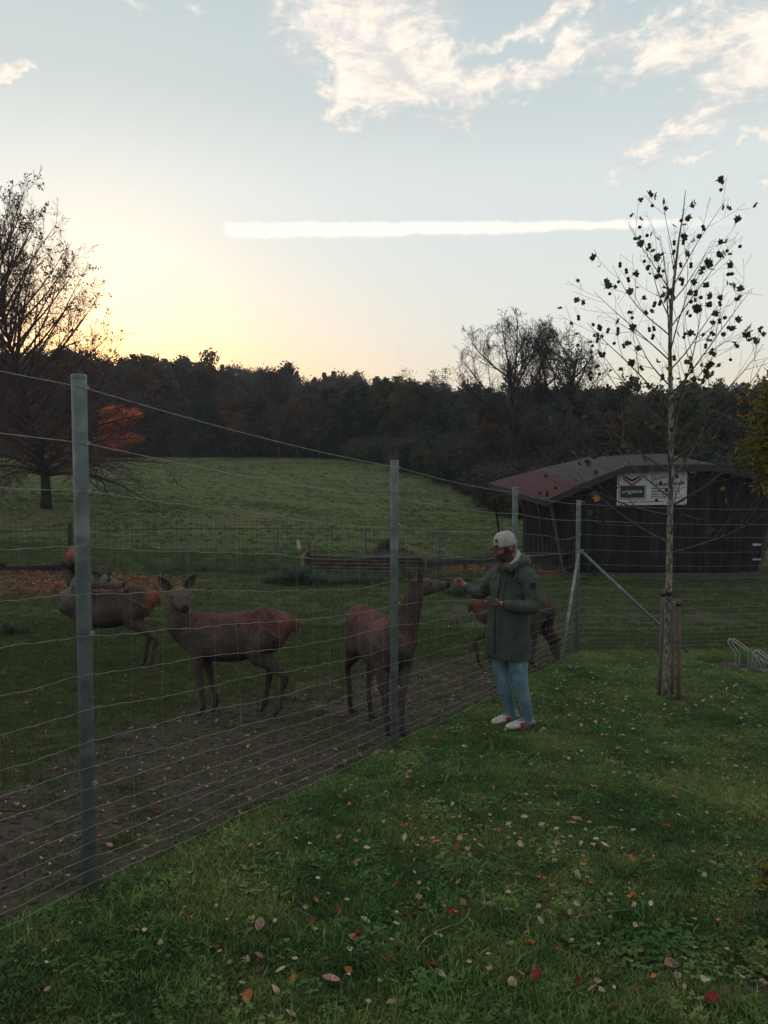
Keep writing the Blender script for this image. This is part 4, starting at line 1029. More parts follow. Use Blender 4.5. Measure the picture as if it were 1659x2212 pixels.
# bare trees rising over the thicket
CFG_BARE = dict(seg=[5, 7, 6, 5, 3], wob=[.05, .12, .18, .24, .30], up=[.1, .30, .15, .1, .0], taper=[.6, .8, .85, .9, .9], side=[7, 5, 4, 3, 3], kids=[14, 10, 7, 5], ang=[50, 42, 42, 44], len=[1.0, .60, .52, .50], rr=[.55, .5, .5, .55])
CFG_BARE['from'] = [.42, .2, .15, .12]; CFG_BARE['minr'] = .009
def build_bare():
    def bare(name, px, Y, topy, seed, lean, spread, label, cfg=CFG_BARE, tr=.26):
        X = (px-829.5)/F_PX*Y; g = ground(X, Y, False); H = zt(topy, Y) - g; rnd = random.Random(seed); mb = MB(); tips = []
        c2 = dict(cfg); c2['env'] = (Vector(((spread[0]-829.5)/F_PX*Y - X, 0, zt(spread[1], Y)-g)), spread[2]/F_PX*Y, spread[3]/F_PX*Y, 1.0 + .0)
        grow(mb, rnd, Vector((0, 0, -.2)), Vector((lean, 0, 1)), H*.72, tr, 0, c2, tips)
        o = empty(name, (X, Y, g), label, 'tree'); nt_ = MB()
        link('trunk', mb.mesh('trunk', T_BARK), o); return o
    bare('bare_tree', 1118, 48, 668, 5, -.10, (1085, 785, 128, 122), 'tall leafless spreading tree silhouetted on the sky left of the young plane')
    bare('bare_tree', 1205, 50, 668, 9, .05, (1225, 790, 85, 128), 'leafless tree just behind the young plane tree, right of the taller bare one')
    # round bush-like tree with small leaves left
    for (px, Y, topy, s, seed, lm, label, nm) in ((1262, 44, 776, 1.0, 31, LF_DARK, 'rounded dark tree with fine leaves low behind the young plane tree', 'round_tree'),
                                                 (880, 66, 792, 1.0, 33, LF_MID, 'small flat-topped tree standing above the wood in the middle', 'small_tree')):
        X = (px-829.5)/F_PX*Y; g = ground(X, Y, False); H = zt(topy, Y)-g
        p = wood_tree('r', seed, H, lm, .075, 3, .16, trunk_r=.16); plant(nm, p, X, Y, 1.0, .4, label, 'tree')
    # rust coloured tree on the left, at the foot of the wood
    Y = 76; X = (268-829.5)/F_PX*Y; g = ground(X, Y, False); H = zt(882, Y) - g
    cfg = dict(CFG_WOOD); cfg['from'] = [.12, .15, .1]; cfg['kids'] = [16, 6, 5]; cfg['len'] = [.42, .5, .5]
    p = wood_tree('rust', 77, H, LF_RUST, .10, 13, .20, cfg); plant('rust_tree', p, X, Y, 1.55, 0, 'small tree with bright rust orange leaves at the foot of the dark wood', 'tree', sz=1.0)
    # ---- the big tree at the left
    Y = 33; X = (98-829.5)/F_PX*Y; g = ground(X, Y, False); rnd = random.Random(101)
    o = empty('big_tree', (X, Y, g), 'large wide tree with drooping twiggy branches at the left edge', 'tree')
    mb = MB(); mb.tube([(0, 0, -.3), (.02, 0, .6), (.0, 0, 1.5), (-.6, 0, 4), (-1.6, 0, 8), (-2.3, 0, 10.8)], [.27, .21, .18, .10, .05, .02], 10); mb.m = 0
    link('trunk', mb.mesh('trunk', T_BARK, True), o)
    tips = []; br = MB()
    cfg = dict(seg=[9, 6, 5, 4], wob=[.10, .18, .24, .30], up=[.0, .0, .0, .0], taper=[.85, .9, .9, .9], side=[5, 4, 3, 3], kids=[9, 6, 4], ang=[34, 36, 38], len=[.46, .50, .5], rr=[.5, .5, .6]); cfg['from'] = [.18, .12, .1]; cfg['minr'] = .0055
    nb = 100
    for k in range(nb):
        t = k/nb; z = 1.4 + 8.8*t**1.45; lx = float(np.interp(z, [1.5, 4, 8, 12], [0, -.6, -1.6, -2.5])); a = k*2.399 + rnd.uniform(-.3, .3)
        ang = lerp(.05, 1.05, t**.9)                      # low ones level and drooping, high ones steep
        c = dict(cfg); c['up'] = [lerp(-.75, .30, min(1, t*2.2)), lerp(-.1, .5, t), .25*t, 0]
        ln = lerp(5.8, 4.0, t**1.2)*rnd.uniform(.82, 1.12)
        xx = -.06*z + .2
        grow(br, rnd, Vector((lx, 0, z)), Vector((cos(a)*cos(ang), sin(a)*cos(ang), sin(ang)+ (.25 if t < .3 else .1))), ln, lerp(.085, .05, t), 0, c, tips)
    link('branches', br.mesh('branches', T_TWIGLIT), o)
    lb = MB()
    for p, d in tips:
        if rnd.random() < (.03 if p.z > 6 else .015): leafclump(lb, rnd, p, .07, 6, .09)
    link('leaves', lb.mesh('leaves', leafmat('leaf_left', (.075, .035, .024), (.12, .055, .035), .35, .7, .2, 1, True)), o)
build_bare()

# ------------------------------------------------------------------ young plane tree with stakes
def plane_leaf(seed, mat):
    rnd = random.Random(seed); mb = MB(); lob = [(0, 1.0), (.30, .58), (.72, .86), (1.15, .55), (1.7, .66), (2.4, .42), (3.1416, .25)]
    ang = [(a, r) for a, r in lob] + [(-a, r) for a, r in lob[1:-1]][::-1]
    fold = rnd.uniform(.15, .7); curl = rnd.uniform(-.4, .5)
    def w(a, r):
        x, y = r*sin(a), r*cos(a); return (x*cos(fold), y - .1, abs(x)*sin(fold) + curl*(y*y + x*x*.5)*.6)
    mb.v.append(w(0, 0)); pts = [w(a, r) for a, r in ang]; mb.v += pts; n = len(pts)
    for i in range(n): mb.face(0, 1+i, 1+(i+1) % n)
    mb.tube([(0, -.3, 0), (0, -.75, .12)], [.02, .015], 3)
    return mb.mesh('leaf', mat)
def build_plane():
    b = hit(1439, 1510); Y0 = b.y; o = empty('young_plane_tree', b.copy(), 'young staked plane tree with mottled bark, hanging seed balls and sparse lobed leaves', 'tree'); o0 = b.copy()
    m, nt, bs, out = new_mat('plane_bark'); tc = N(nt, 'ShaderNodeTexCoord'); mp = N(nt, 'ShaderNodeMapping'); L(nt, tc.outputs['Object'], mp.inputs[0]); mp.inputs['Scale'].default_value = (1, 1, .45)
    n1 = NOISE(nt, mp.outputs[0], 26, 4, .6); n2 = NOISE(nt, mp.outputs[0], 55, 3)
    col = MIX(nt, RANGE(nt, n1, .46, .54), (.085, .072, .058), (.26, .21, .165)); col = MIX(nt, RANGE(nt, n2, .58, .64), col, (.045, .040, .034)); L(nt, col, bs.inputs['Base Color']); bs.inputs['Roughness'].default_value = .85
    bn = N(nt, 'ShaderNodeBump'); bn.inputs['Distance'].default_value = .004; L(nt, n1, bn.inputs['Height']); L(nt, bn.outputs[0], bs.inputs['Normal'])
    cen = [(1439, 1512), (1443, 1350), (1446, 1200), (1449, 1050), (1450, 950), (1449, 850), (1447, 750), (1450, 660), (1458, 590), (1466, 520), (1476, 460), (1481, 410)]
    rr = [.043, .036, .033, .030, .028, .024, .020, .019, .014, .010, .006, .003]
    tp = [P(x, y, Y0) - o0 for x, y in cen]; tp[0].z = -.08
    p2, r2 = [tp[0]], [rr[0]]
    for i in range(len(tp)-1):
        for t in (.33, .66, 1): p2.append(tp[i].lerp(tp[i+1], t)); r2.append(lerp(rr[i], rr[i+1], t))
    mb = MB(); mb.tube(p2, r2, 14); mb.v = [(x, y, z) for x, y, z in mb.v]; link('trunk', mb.mesh('trunk', m, True), o)
    dark = pm('plane_twig', (.050, .044, .038), (.085, .073, .060), 20, .9)
    rnd = random.Random(12)
    def trunk_at(z):
        for i in range(len(p2)-1):
            if p2[i].z <= z <= p2[i+1].z: t = (z-p2[i].z)/(p2[i+1].z-p2[i].z); return p2[i].lerp(p2[i+1], t), lerp(r2[i], r2[i+1], t)
        return p2[-1], r2[-1]
    cfg = dict(seg=[8, 6, 4], wob=[.07, .10, .16], up=[.35, .30, .1], taper=[.8, .85, .8], side=[5, 4, 3], kids=[6, 3], ang=[38, 40], len=[.62, .5], rr=[.60, .6]); cfg['from'] = [.25, .3]
    ends = []
    zt_ = tp[-1].z; nb = 34
    for k in range(nb):
        t = k/(nb-1); z = lerp(1.62, zt_*.85, t**.95); c, r = trunk_at(z); a = k*2.399 + rnd.uniform(-.35, .35)
        el = radians(lerp(20, 56, t)*rnd.uniform(.85, 1.15)); ln = lerp(1.60, .80, t**1.2)*rnd.uniform(.85, 1.12)
        if z < 2.4: el = radians(rnd.uniform(8, 30)); ln *= .92
        cc = dict(cfg); cc['kids'] = [int(lerp(7, 4, t)), 3 if t < .6 else 2]; cc['up'] = [lerp(.55, .2, t), .3, .05]
        mb = MB(); tips = []; grow(mb, rnd, c, Vector((cos(a)*cos(el), sin(a)*cos(el), sin(el))), ln, r*.40, 0, cc, tips)
        link('branch', mb.mesh('branch', dark, True), o); ends += [(p, d, p.z) for p, d in tips]
    green = leafmat('plane_leaf_green', (.030, .045, .018), (.055, .065, .024), .30, .6, .3, 3); yel = leafmat('plane_leaf_yellow', (.22, .17, .035), (.12, .13, .03), .4, .6, .25, 3)
    org = leafmat('plane_leaf_orange', (.50, .20, .03), (.38, .15, .03), .4, .6, .2, 3); dk = leafmat('plane_leaf_dull', (.045, .042, .026), (.075, .060, .034), .25, .7, .3, 3)
    LM = {n: [plane_leaf(s*7+i, mt) for i in range(4)] for s, (n, mt) in enumerate((('g', green), ('y', yel), ('o', org), ('d', dk)))}
    rnd.shuffle(ends); cnt = 0
    for p, d, z in ends:
        if cnt >= 298: break
        pr = .42 if z > 2.5 else .20
        if rnd.random() > pr: continue
        for _ in range(rnd.choice((1, 1, 2))):
            r = rnd.random(); kk = ('g' if r < .6 else ('d' if r < .95 else 'y')) if z > 2.5 else ('y' if r < .35 else ('o' if r < .5 else ('g' if r < .85 else 'd')))
            q = link('leaf', LM[kk][rnd.randrange(4)], o); s = rnd.uniform(.040, .078); q.scale = (s, s, s)
            q.location = p + rv(rnd, .04) + Vector((0, 0, -.01)); q.rotation_euler = (rnd.uniform(-.9, 2.2), rnd.uniform(-1.2, 1.2), rnd.random()*6.28); cnt += 1
    bm = bmesh.new(); bmesh.ops.create_icosphere(bm, subdivisions=2, radius=.0185)
    for v in bm.verts: v.co *= rnd.uniform(.93, 1.07)
    ball = bpy.data.meshes.new('seed_ball'); bm.to_mesh(ball); bm.free(); ball.materials.append(pm('seed_ball', (.040, .034, .022), (.020, .018, .012), 120, .95))
    sm = MB(); sm.tube([(0, 0, .012), (.006, 0, .045), (.018, 0, .085), (.030, 0, .105), (.045, 0, .10)], .0011, 3); stem = sm.mesh('seed_stem', dark)
    nb = 0
    for p, d, z in ends[::-1]:
        if nb >= 230: break
        if z < 1.9 or rnd.random() < .35: continue
        a = rnd.random()*6.28; q = link('seed_ball', ball, o); q.location = p + Vector((-.045*cos(a), -.045*sin(a), -.10)); q.rotation_euler = (0, 0, a); link('seed_stem', stem, q); nb += 1
        if rnd.random() < .45: q2 = link('seed_ball', ball, o); q2.location = q.location + Vector((rnd.uniform(-.01, .01), 0, -.026)); nb += 1
    # stakes
    st = pm('stake_wood', (.20, .17, .145), (.13, .11, .095), 12, .9, .002, 40, stretch=(1, 1, .3)); st2 = pm('stake_wood_red', (.20, .125, .085), (.14, .09, .065), 12, .9, .002, 40, stretch=(1, 1, .3))
    S_ = []
    for (tx, ty, bx, by, dy, mt, lab) in ((1434, 1273, 1423, 1492, .14, st, 'greyish round stake on the left of the young plane tree'), (1467, 1296, 1466, 1519, -.05, st2, 'reddish brown round stake on the right of the young plane tree'),
                                          (1455, 1300, 1452, 1492, .22, st, 'round stake half hidden behind the young plane tree trunk')):
        bt = P(bx, by, Y0+dy); bt.z = ground(bt.x, bt.y); tt = P(tx, ty, Y0+dy); mb = MB(); mb.tube([bt+Vector((0, 0, -.1)), bt.lerp(tt, .5), tt-Vector((0, 0, .008)), tt], [.022, .022, .022, .019], 12)
        q = mb.obj('tree_stake', mt, None, False, bt); smooth_sides(q.data); tag(q, lab, 'stake', 'stakes of the young plane tree'); S_.append(tt)
    rub = pm('rubber_strap', (.014, .014, .015), (.022, .022, .022), 10, .6); band = pm('grey_strap', (.11, .11, .11), (.07, .07, .07), 30, .7)
    z = P(1445, 1281, Y0); c, r = trunk_at(z.z-o0.z); c = c + o0
    q = MB()
    ring = lambda cc, rad, z0, z1, n=16: [[Vector((cc.x+rad*cos(6.283*i/n), cc.y+rad*sin(6.283*i/n), zz)) for i in range(n)] for zz in (z0, z1)]
    q.rings(ring(c, r+.007, c.z-.022, c.z+.022)); q.rings(ring(S_[0], .027, S_[0].z-.08, S_[0].z-.045), False)
    t_ = tag(q.obj('tree_tie', rub, None, True, c), 'black rubber tie round the plane tree trunk', 'tree tie')
    q = MB(); a = c - Vector((0, 0, .055)); q.tube([a + Vector((-.05, -.02, .01)), a + Vector((0, -.052, 0)), Vector((S_[1].x, S_[1].y-.03, S_[1].z-.04))], [.020, .020, .020], 4, flat=.25)
    tag(q.obj('strap', band, None, False, a), 'grey webbing strap between the trunk and the right stake', 'strap')
    q = MB(); q.rings(ring(S_[1], .026, S_[1].z-.062, S_[1].z-.022)); tag(q.obj('stake_wrap', rub, None, True, S_[1]), 'black rubber wrap round the top of the right stake', 'tree tie')
build_plane()

# ------------------------------------------------------------------ golden shrub at the right edge, nettles
def build_shrubs():
    rnd = random.Random(55)
    def gold(name, c, R, n, mat, label, s=.022, stemto=None):
        o = empty(name, (c.x, c.y, ground(c.x, c.y)), label, 'shrub'); o0 = o.location.copy(); lb = MB(); br = MB()
        hub = Vector((c.x, c.y, ground(c.x, c.y)))
        for k in range(n):
            d = rv(rnd).normalized(); e = c + Vector((d.x*R[0], d.y*R[1], d.z*R[2]))*rnd.uniform(.55, 1.0); base = Vector((c.x, c.y, max(hub.z, c.z + d.z*R[2]*.4)))
            br.tube([base-o0, base.lerp(e, .5)-o0+rv(rnd, .03), e-o0], [.008, .005, .002], 3)
            u0 = (e-base).normalized()
            for j in range(16):
                q = base.lerp(e, rnd.uniform(.45, 1.05)) + rv(rnd, .045); u = (u0*.6 + rv(rnd, .8)).normalized()*s*rnd.uniform(.7, 1.5); w = u.cross(rv(rnd)).normalized()*s*.35
                lb.m = 0 if rnd.random() < .72 else (1 if rnd.random() < .7 else 2)
                i = len(lb.v); lb.v += [tuple(q-u-o0), tuple(q+w-o0), tuple(q+u-o0), tuple(q-w-o0)]; lb.face(i, i+1, i+2, i+3)
        for k in range(6):
            a_ = k*1.05; e_ = Vector((cos(a_)*R[0]*.5, sin(a_)*R[1]*.5, 0)); br.tube([hub-o0+e_*.15+Vector((0, 0, -.1)), (hub.lerp(c, .5)-o0)+e_*.5, c-o0+e_+Vector((0, 0, R[2]*.5))], [.020, .014, .004], 5)
        link('stem', br.mesh('stem', T_TWIG), o); link('foliage', lb.mesh('foliage', mat), o); return o
    g1 = leafmat('shrub_gold', (.26, .21, .035), (.14, .15, .035), .35, .6, .25, 3, True); g2 = leafmat('shrub_green', (.085, .110, .028), (.050, .070, .022), .35, .6, .25, 3, True); g3 = leafmat('shrub_orange', (.42, .15, .03), (.30, .12, .03), .4, .6, .2, 3, True)
    Y = 6.0; c = P(1722, 935, Y); gold('golden_shrub', c, (.50, .5, .62), 460, [g1, g2, g3], 'tall shrub with golden green foliage leaning in at the right edge', .024)
    c = P(1694, 1905, 3.05); gold('golden_shrub', c, (.11, .15, .08), 60, [g1, g2, g3], 'low sprig of yellow foliage at the right edge above the bare soil', .014)
    c = P(1672, 2113, 2.75); gold('orange_shrub', c, (.085, .12, .035), 60, [g3, g1, g3], 'low orange leaved sprig at the bottom right corner', .012)
    # nettles: upright leafy stems
    nl = leafmat('nettle_leaf', (.028, .062, .030), (.060, .100, .046), .3, .65, .3, 4)
    kinds = []
    for s in range(3):
        r = random.Random(s+5); lb = MB(); st = MB()
        for k in range(16):
            a = r.random()*6.28; q = .24*sqrt(r.random()); h = r.uniform(.12, .34); b0 = Vector((q*cos(a), q*sin(a), -.02)); t = b0 + Vector((r.uniform(-.06, .06), r.uniform(-.06, .06), h)); st.tube([b0, t], [.003, .002], 3)
            for j in range(7):
                p = b0.lerp(t, .2+.8*j/6)
                for sd in (0, 1):
                    an = j*1.57 + sd*3.14 + r.random()*.4; ln = r.uniform(.035, .06); u = Vector((cos(an), sin(an), r.uniform(-.35, .2)))*ln; w = Vector((-sin(an), cos(an), 0))*ln*.38
                    i = len(lb.v); lb.v += [tuple(p), tuple(p+u*.45+w), tuple(p+u), tuple(p+u*.45-w)]; lb.face(i, i+1, i+2, i+3)
        kinds.append([('stem', st.mesh('stem', nl)), ('leaves', lb.mesh('leaves', nl))])
    spots = []
    def S(px, py, s): q = hit(px, py); spots.append((q.x, q.y, s))
    for _ in range(16): S(rnd.uniform(622, 690), rnd.uniform(1248, 1268), rnd.uniform(.9, 1.7))
    for _ in range(30): S(rnd.uniform(680, 930), rnd.uniform(1246, 1266), rnd.uniform(.7, 1.25))
    for _ in range(6): S(rnd.uniform(960, 1010), rnd.uniform(1278, 1292), rnd.uniform(.7, 1.1))
    for _ in range(10): S(rnd.uniform(915, 1050), rnd.uniform(1240, 1256), rnd.uniform(.6, 1.1))
    for _ in range(9): S(rnd.uniform(540, 620), rnd.uniform(1250, 1262), rnd.uniform(.5, .9))
    for _ in range(9): S(rnd.uniform(-20, 62), rnd.uniform(1362, 1372), rnd.uniform(.45, .8))
    for _ in range(26): S(rnd.uniform(330, 640), rnd.uniform(1226, 1240), rnd.uniform(.5, 1.0))
    for _ in range(8): S(rnd.uniform(1190, 1330), rnd.uniform(1246, 1256), rnd.uniform(.5, .8))
    pr = []
    for kd in kinds:
        mb = MB()
        for n_, m in kd: mb.add([v.co.copy() for v in m.vertices], [tuple(p.vertices) for p in m.polygons])
        pr.append((mb.mesh('nettle_clump', nl), None))
    zones = {}
    for (x, y, s) in spots:
        zn = 'left' if (y < 16 and x < -3) else ('end' if (y > 17 and -3.2 < x < -1.75) else ('wall' if (y > 17 and -1.75 <= x < 3.2) else 'back')); zones.setdefault(zn, []).append((x, y, s))
    lb = dict(left='patch of green nettles at the left edge of the paddock', end='bushy nettles round the left end of the log wall', wall='strip of nettles along the foot of the log wall and rail', back='low weeds along the foot of the back fence')
    for zn, sp_ in zones.items(): scatter('nettle_patch', [(x, y, ground(x, y), 0, 0, rnd.random()*6.28, s, rnd.randrange(3)) for x, y, s in sp_], pr, lb[zn], 'nettles')
build_shrubs()
# ------------------------------------------------------------------ red deer
def frame_of(d, up=(0, 0, 1)):
    d = Vector(d).normalized(); s = d.cross(Vector(up)); s = s.normalized() if s.length > 1e-4 else Vector((0, 1, 0)); return d, s, s.cross(d).normalized()
def limb_loft(mb, pts, rad, n=12, flat=1.0):
    mb.tube(pts, rad, n, True, flat)
def smooth_path(pts, rad, k=3):
    """Catmull-Rom through the control points"""
    pts = [Vector(p) for p in pts]; P2, R2 = [], []
    for i in range(len(pts)-1):
        p0 = pts[max(i-1, 0)]; p1, p2 = pts[i], pts[i+1]; p3 = pts[min(i+2, len(pts)-1)]
        for j in range(k):
            t = j/k; P2.append(.5*((2*p1) + (p2-p0)*t + (2*p0-5*p1+4*p2-p3)*t*t + (3*p1-p0-3*p2+p3)*t**3)); R2.append(lerp(rad[i], rad[i+1], t))
    P2.append(pts[-1]); R2.append(rad[-1]); return P2, R2
DEERM = pm('deer_coat', (1, 1, 1), None, 38, .9, .0022, 90, 5, (1, 1, 1), attr='tint', spec=.15, lo=.3, hi=.7)
EYE = pm('deer_eye', (.006, .005, .005), (.01, .008, .008), 5, .15, spec=.6); HOOF = pm('hoof', (.016, .014, .013), (.03, .026, .024), 20, .6)
EARIN = pm('ear_inside', (.07, .055, .05), (.035, .028, .026), 20, .9); ANT = pm('antler', (.13, .10, .075), (.07, .055, .045), 30, .7, .002, 60); TIP = pm('antler_tip', (.36, .31, .25), (.25, .21, .17), 20, .6)
def build_deer(label, x, y, yaw, hoof, neck, head, opt=None, sc=1.0):
    """local frame: x forward, y left, z up, origin on the ground below the belly. hoof: 4 (x, y); neck: pts; head: (poll, direction, up)"""
    opt = opt or {}
    z0 = ground(x, y, False); cz, sz = cos(yaw), sin(yaw)
    def gz(lx, ly): return (ground(x + (lx*cz - ly*sz)*sc, y + (lx*sz + ly*cz)*sc, False) - z0)/sc
    mb = MB()
    R0 = [(-.63, .915, .045, .055), (-.60, .915, .10, .10), (-.54, .90, .135, .145), (-.46, .875, .165, .185), (-.36, .85, .178, .222), (-.24, .825, .178, .232), (-.10, .79, .190, .235), (.02, .78, .198, .232),
          (.16, .785, .195, .232), (.28, .80, .178, .225), (.38, .825, .158, .205), (.48, .85, .128, .165), (.56, .865, .09, .115), (.60, .87, .04, .06)]
    dz = opt.get('dz', 0)
    mb.rings([[Vector((cx, cos(2*pi*i/24)*a, z + sin(2*pi*i/24)*b*(1 if sin(2*pi*i/24) > 0 else 1.07))) for i in range(24)] for cx, z, a, b in R0])
    # croup and withers
    mb.ell((-.37, 0, .97), (.17, .085, .115)); mb.ell((.26, 0, .93), (.20, .055, .095))
    legs = []
    for i, (hx, hy) in enumerate(hoof):
        g = gz(hx, hy); sd = 1 if i % 2 == 0 else -1
        if i < 2:      # front: shoulder, elbow, knee, fetlock
            kx = opt.get('knee', 0)
            c = [(.36, .105*sd, .86), (.31, .115*sd, .68), (lerp(.30, hx, .55)+kx+.005, lerp(.105*sd, hy, .6), .385), (lerp(.3, hx, .85), lerp(.1*sd, hy, .85), .21+g*.5), (hx-.008, hy, .10+g), (hx+.022, hy, .045+g)]
            r = [.115, .078, .040, .026, .027, .026]
            mb.ell((.34, .10*sd, .80), (.13, .07, .19)); k = 3
        else:          # rear: hip, stifle, hock, fetlock
            kx = hx - .045
            c = [(-.42, .09*sd, .88), (lerp(-.30, hx+.22, .3), .125*sd, .67), (lerp(-.42, hx+.06, .4), lerp(.115*sd, hy, .3), .54), (kx-.02, lerp(.1*sd, hy, .7), .405+g*.3), (lerp(kx, hx, .3), hy, .25+g*.6), (hx-.012, hy, .095+g), (hx+.02, hy, .045+g)]
            r = [.155, .118, .066, .041, .027, .028, .027]; k = 3
            mb.ell((-.42, .085*sd, .82), (.16, .085, .17)); mb.ell((kx-.035, lerp(.1*sd, hy, .7), .425+g*.3), (.022, .02, .035))
        p, q = smooth_path(c, r, k); mb.tube(p, q, 12)
        if i < 2: mb.ell(c[2], (.037, .036, .05))
        legs.append((hx, hy, g))
    # neck
    p, q = smooth_path([n[:3] for n in neck], [n[3] for n in neck], 4); mb.tube(p, q, 16)
    # head
    poll, hd, up = head; poll = Vector(poll); d, s, u = frame_of(hd, up)
    L_ = opt.get('hl', 1.0)
    sec = [(-.045, .045, .050, 0), (-.02, .068, .075, -.004), (.03, .078, .090, -.006), (.08, .080, .088, -.008), (.125, .072, .076, -.014), (.17, .055, .064, -.020), (.225, .042, .052, -.024), (.28, .036, .043, -.028), (.325, .037, .038, -.030), (.352, .032, .032, -.031), (.366, .018, .018, -.032)]
    hw_ = opt.get('hw', 1.0); mb.loft([(poll + d*t*L_ + u*o, s, u, a*hw_, b*hw_) for t, a, b, o in sec], 18)
    mb.tube([poll + d*.06 - u*.05, poll + d*.17*L_ - u*.065, poll + d*.30*L_ - u*.058], [.055, .036, .020], 10)
    for sd in (1, -1):
        mb.ell(poll + d*.105*L_ + s*.060*sd*hw_ + u*.040, (.022, .022, .016))      # brow
    # tail
    mb.tube([(-.60, 0, .96), (-.665, 0, .92), (-.675, .01, .82)], [.05, .045, .018], 10)
    me = remesh(mb, .0135, 5, .5)
    displace(me, lambda c: mn.noise(c*14)*.0035 + mn.noise(c*38)*.0018 + (.012*max(0, mn.noise(Vector((c.x*6, c.y*6, c.z*6+4)))) if c.z > .93 and c.x < .45 else 0))
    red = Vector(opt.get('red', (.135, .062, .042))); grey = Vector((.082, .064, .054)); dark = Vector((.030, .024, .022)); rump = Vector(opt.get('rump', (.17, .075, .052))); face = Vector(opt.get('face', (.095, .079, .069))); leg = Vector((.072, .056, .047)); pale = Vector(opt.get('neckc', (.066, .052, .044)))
    top_of = lambda X: 1.03
    NS = []
    for a_, b_ in zip(neck[1:-1], neck[2:]):
        for q_ in (.3, .65, 1): NS.append((Vector(a_[:3]).lerp(Vector(b_[:3]), q_), lerp(a_[3], b_[3], q_)))
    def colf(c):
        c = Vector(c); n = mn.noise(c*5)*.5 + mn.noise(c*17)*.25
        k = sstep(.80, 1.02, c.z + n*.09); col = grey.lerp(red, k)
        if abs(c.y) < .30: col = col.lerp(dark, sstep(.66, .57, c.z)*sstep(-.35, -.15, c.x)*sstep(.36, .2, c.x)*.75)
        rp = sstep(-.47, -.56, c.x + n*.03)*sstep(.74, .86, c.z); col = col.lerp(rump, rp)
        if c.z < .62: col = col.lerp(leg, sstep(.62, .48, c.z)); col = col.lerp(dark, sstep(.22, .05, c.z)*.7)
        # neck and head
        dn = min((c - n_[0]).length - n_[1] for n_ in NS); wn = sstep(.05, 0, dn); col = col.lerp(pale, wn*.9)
        w = c - poll; t = w.dot(d)/L_; r_ = (w - d*w.dot(d)).length
        if -.06 < t < .40 and r_ < .14:
            col = col.lerp(face, sstep(-.06, .03, t)*.9); col = col.lerp(Vector((.028, .023, .022)), sstep(.30, .335, t)); col = col.lerp(dark, sstep(.02, .06, w.dot(u))*sstep(.12, .2, t)*sstep(.31, .25, t)*.35)
        col = col*(.88 + n*.55)
        if mn.noise(c*13 + Vector((7, 0, 0))) > .45 and c.z > .85: col = col*.7
        return col
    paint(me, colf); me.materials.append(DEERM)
    # short coat hairs, lying backwards and down
    rnd = random.Random(int(x*1000)); nv = len(me.vertices); hv, hf_, hc = [], [], []; cols = me.color_attributes['tint'].data
    for _ in range(13000):
        v = me.vertices[rnd.randrange(nv)]; c = v.co; n = v.normal
        lg = .6 if c.z < .5 else (1.25 if c.z > .9 else 1.0)
        if (c - poll).length < .40 and (c-poll).dot(d) > -.02: lg = .4
        fl = Vector((-1, 0, -.55)) if c.z > .55 else Vector((-.1, 0, -1)); fl = fl - n*fl.dot(n); fl = (fl.normalized() + rv(rnd, .45)) if fl.length > .05 else rv(rnd)
        ln = rnd.uniform(.010, .022)*lg; tip = c + fl.normalized()*ln + n*ln*rnd.uniform(.15, .5); w = n.cross(fl).normalized()*.0019
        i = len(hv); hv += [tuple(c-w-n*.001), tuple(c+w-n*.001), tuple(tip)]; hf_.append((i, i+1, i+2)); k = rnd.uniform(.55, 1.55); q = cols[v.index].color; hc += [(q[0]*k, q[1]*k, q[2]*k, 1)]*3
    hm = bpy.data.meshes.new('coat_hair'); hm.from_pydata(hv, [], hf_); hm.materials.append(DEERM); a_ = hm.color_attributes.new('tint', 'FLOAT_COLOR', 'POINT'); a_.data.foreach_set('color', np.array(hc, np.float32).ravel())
    o = empty('red_deer', (x, y, z0), label, 'deer', opt.get('group', 'red deer in the paddock')); o.rotation_euler = (0, 0, yaw); o.scale = (sc,)*3
    link('body', me, o); ho = link('coat_hair', hm, o); ho['kind'] = 'stuff'
    for hx, hy, g in legs:
        h = MB()
        for sy in (-.013, .013): h.tube([(hx+.008, hy+sy, g+.060), (hx+.022, hy+sy, g+.03), (hx+.045, hy+sy*.7, g+.001)], [.018, .020, .014], 8, flat=.75)
        link('hoof', h.mesh('hoof', HOOF, True), o)
    for sd in (1, -1):
        e = MB(); e.ell(poll + d*.105*L_ + s*.072*sd*opt.get('hw', 1) + u*.022, (.017, .015, .015), None, 10, 6); link('eye', e.mesh('eye', EYE, True), o)
        # ear: a pointed cup
        base = poll + s*.058*sd*opt.get('hw', 1) + u*.050 - d*.015; ed, el_, fw = opt.get('ear', (.85, .6, -.05)), opt.get('earl', .175), None
        ev = (s*sd*ed[0] + u*ed[1] + d*ed[2]).normalized() if isinstance(ed, tuple) else s
        sv = opt.get('earfront'); front = Vector(sv).normalized() if sv else d; w = ev.cross(front).normalized(); nrm = w.cross(ev).normalized()
        em = MB(); n = 8; rows = []
        for i in range(n+1):
            t = i/n; wd = .048*(sin(pi*min(1, t*.93+.07))**.75)*(1-.25*t) + .004*(1-t); cup = .030*(1-t*.6)
            rows.append([base + ev*el_*t + w*wd*q + nrm*(cup*(q*q) - cup*.5) for q in (-1, -.6, -.2, .2, .6, 1)])
        i0 = len(em.v)
        for r_ in rows: em.v += [tuple(v) for v in r_]
        for r_ in rows: em.v += [tuple(v - nrm*.006) for v in r_]
        m6 = 6; tot = (n+1)*m6
        for i in range(n):
            for j in range(5):
                a = i*m6+j; em.m = 0; em.face(a, a+1, a+m6+1, a+m6); em.m = 1; em.face(tot+a+m6, tot+a+m6+1, tot+a+1, tot+a)
        link('ear', em.mesh('ear', [EARIN, pm('ear_back', (.075, .06, .05), (.05, .04, .035), 20, .9)], True), o)
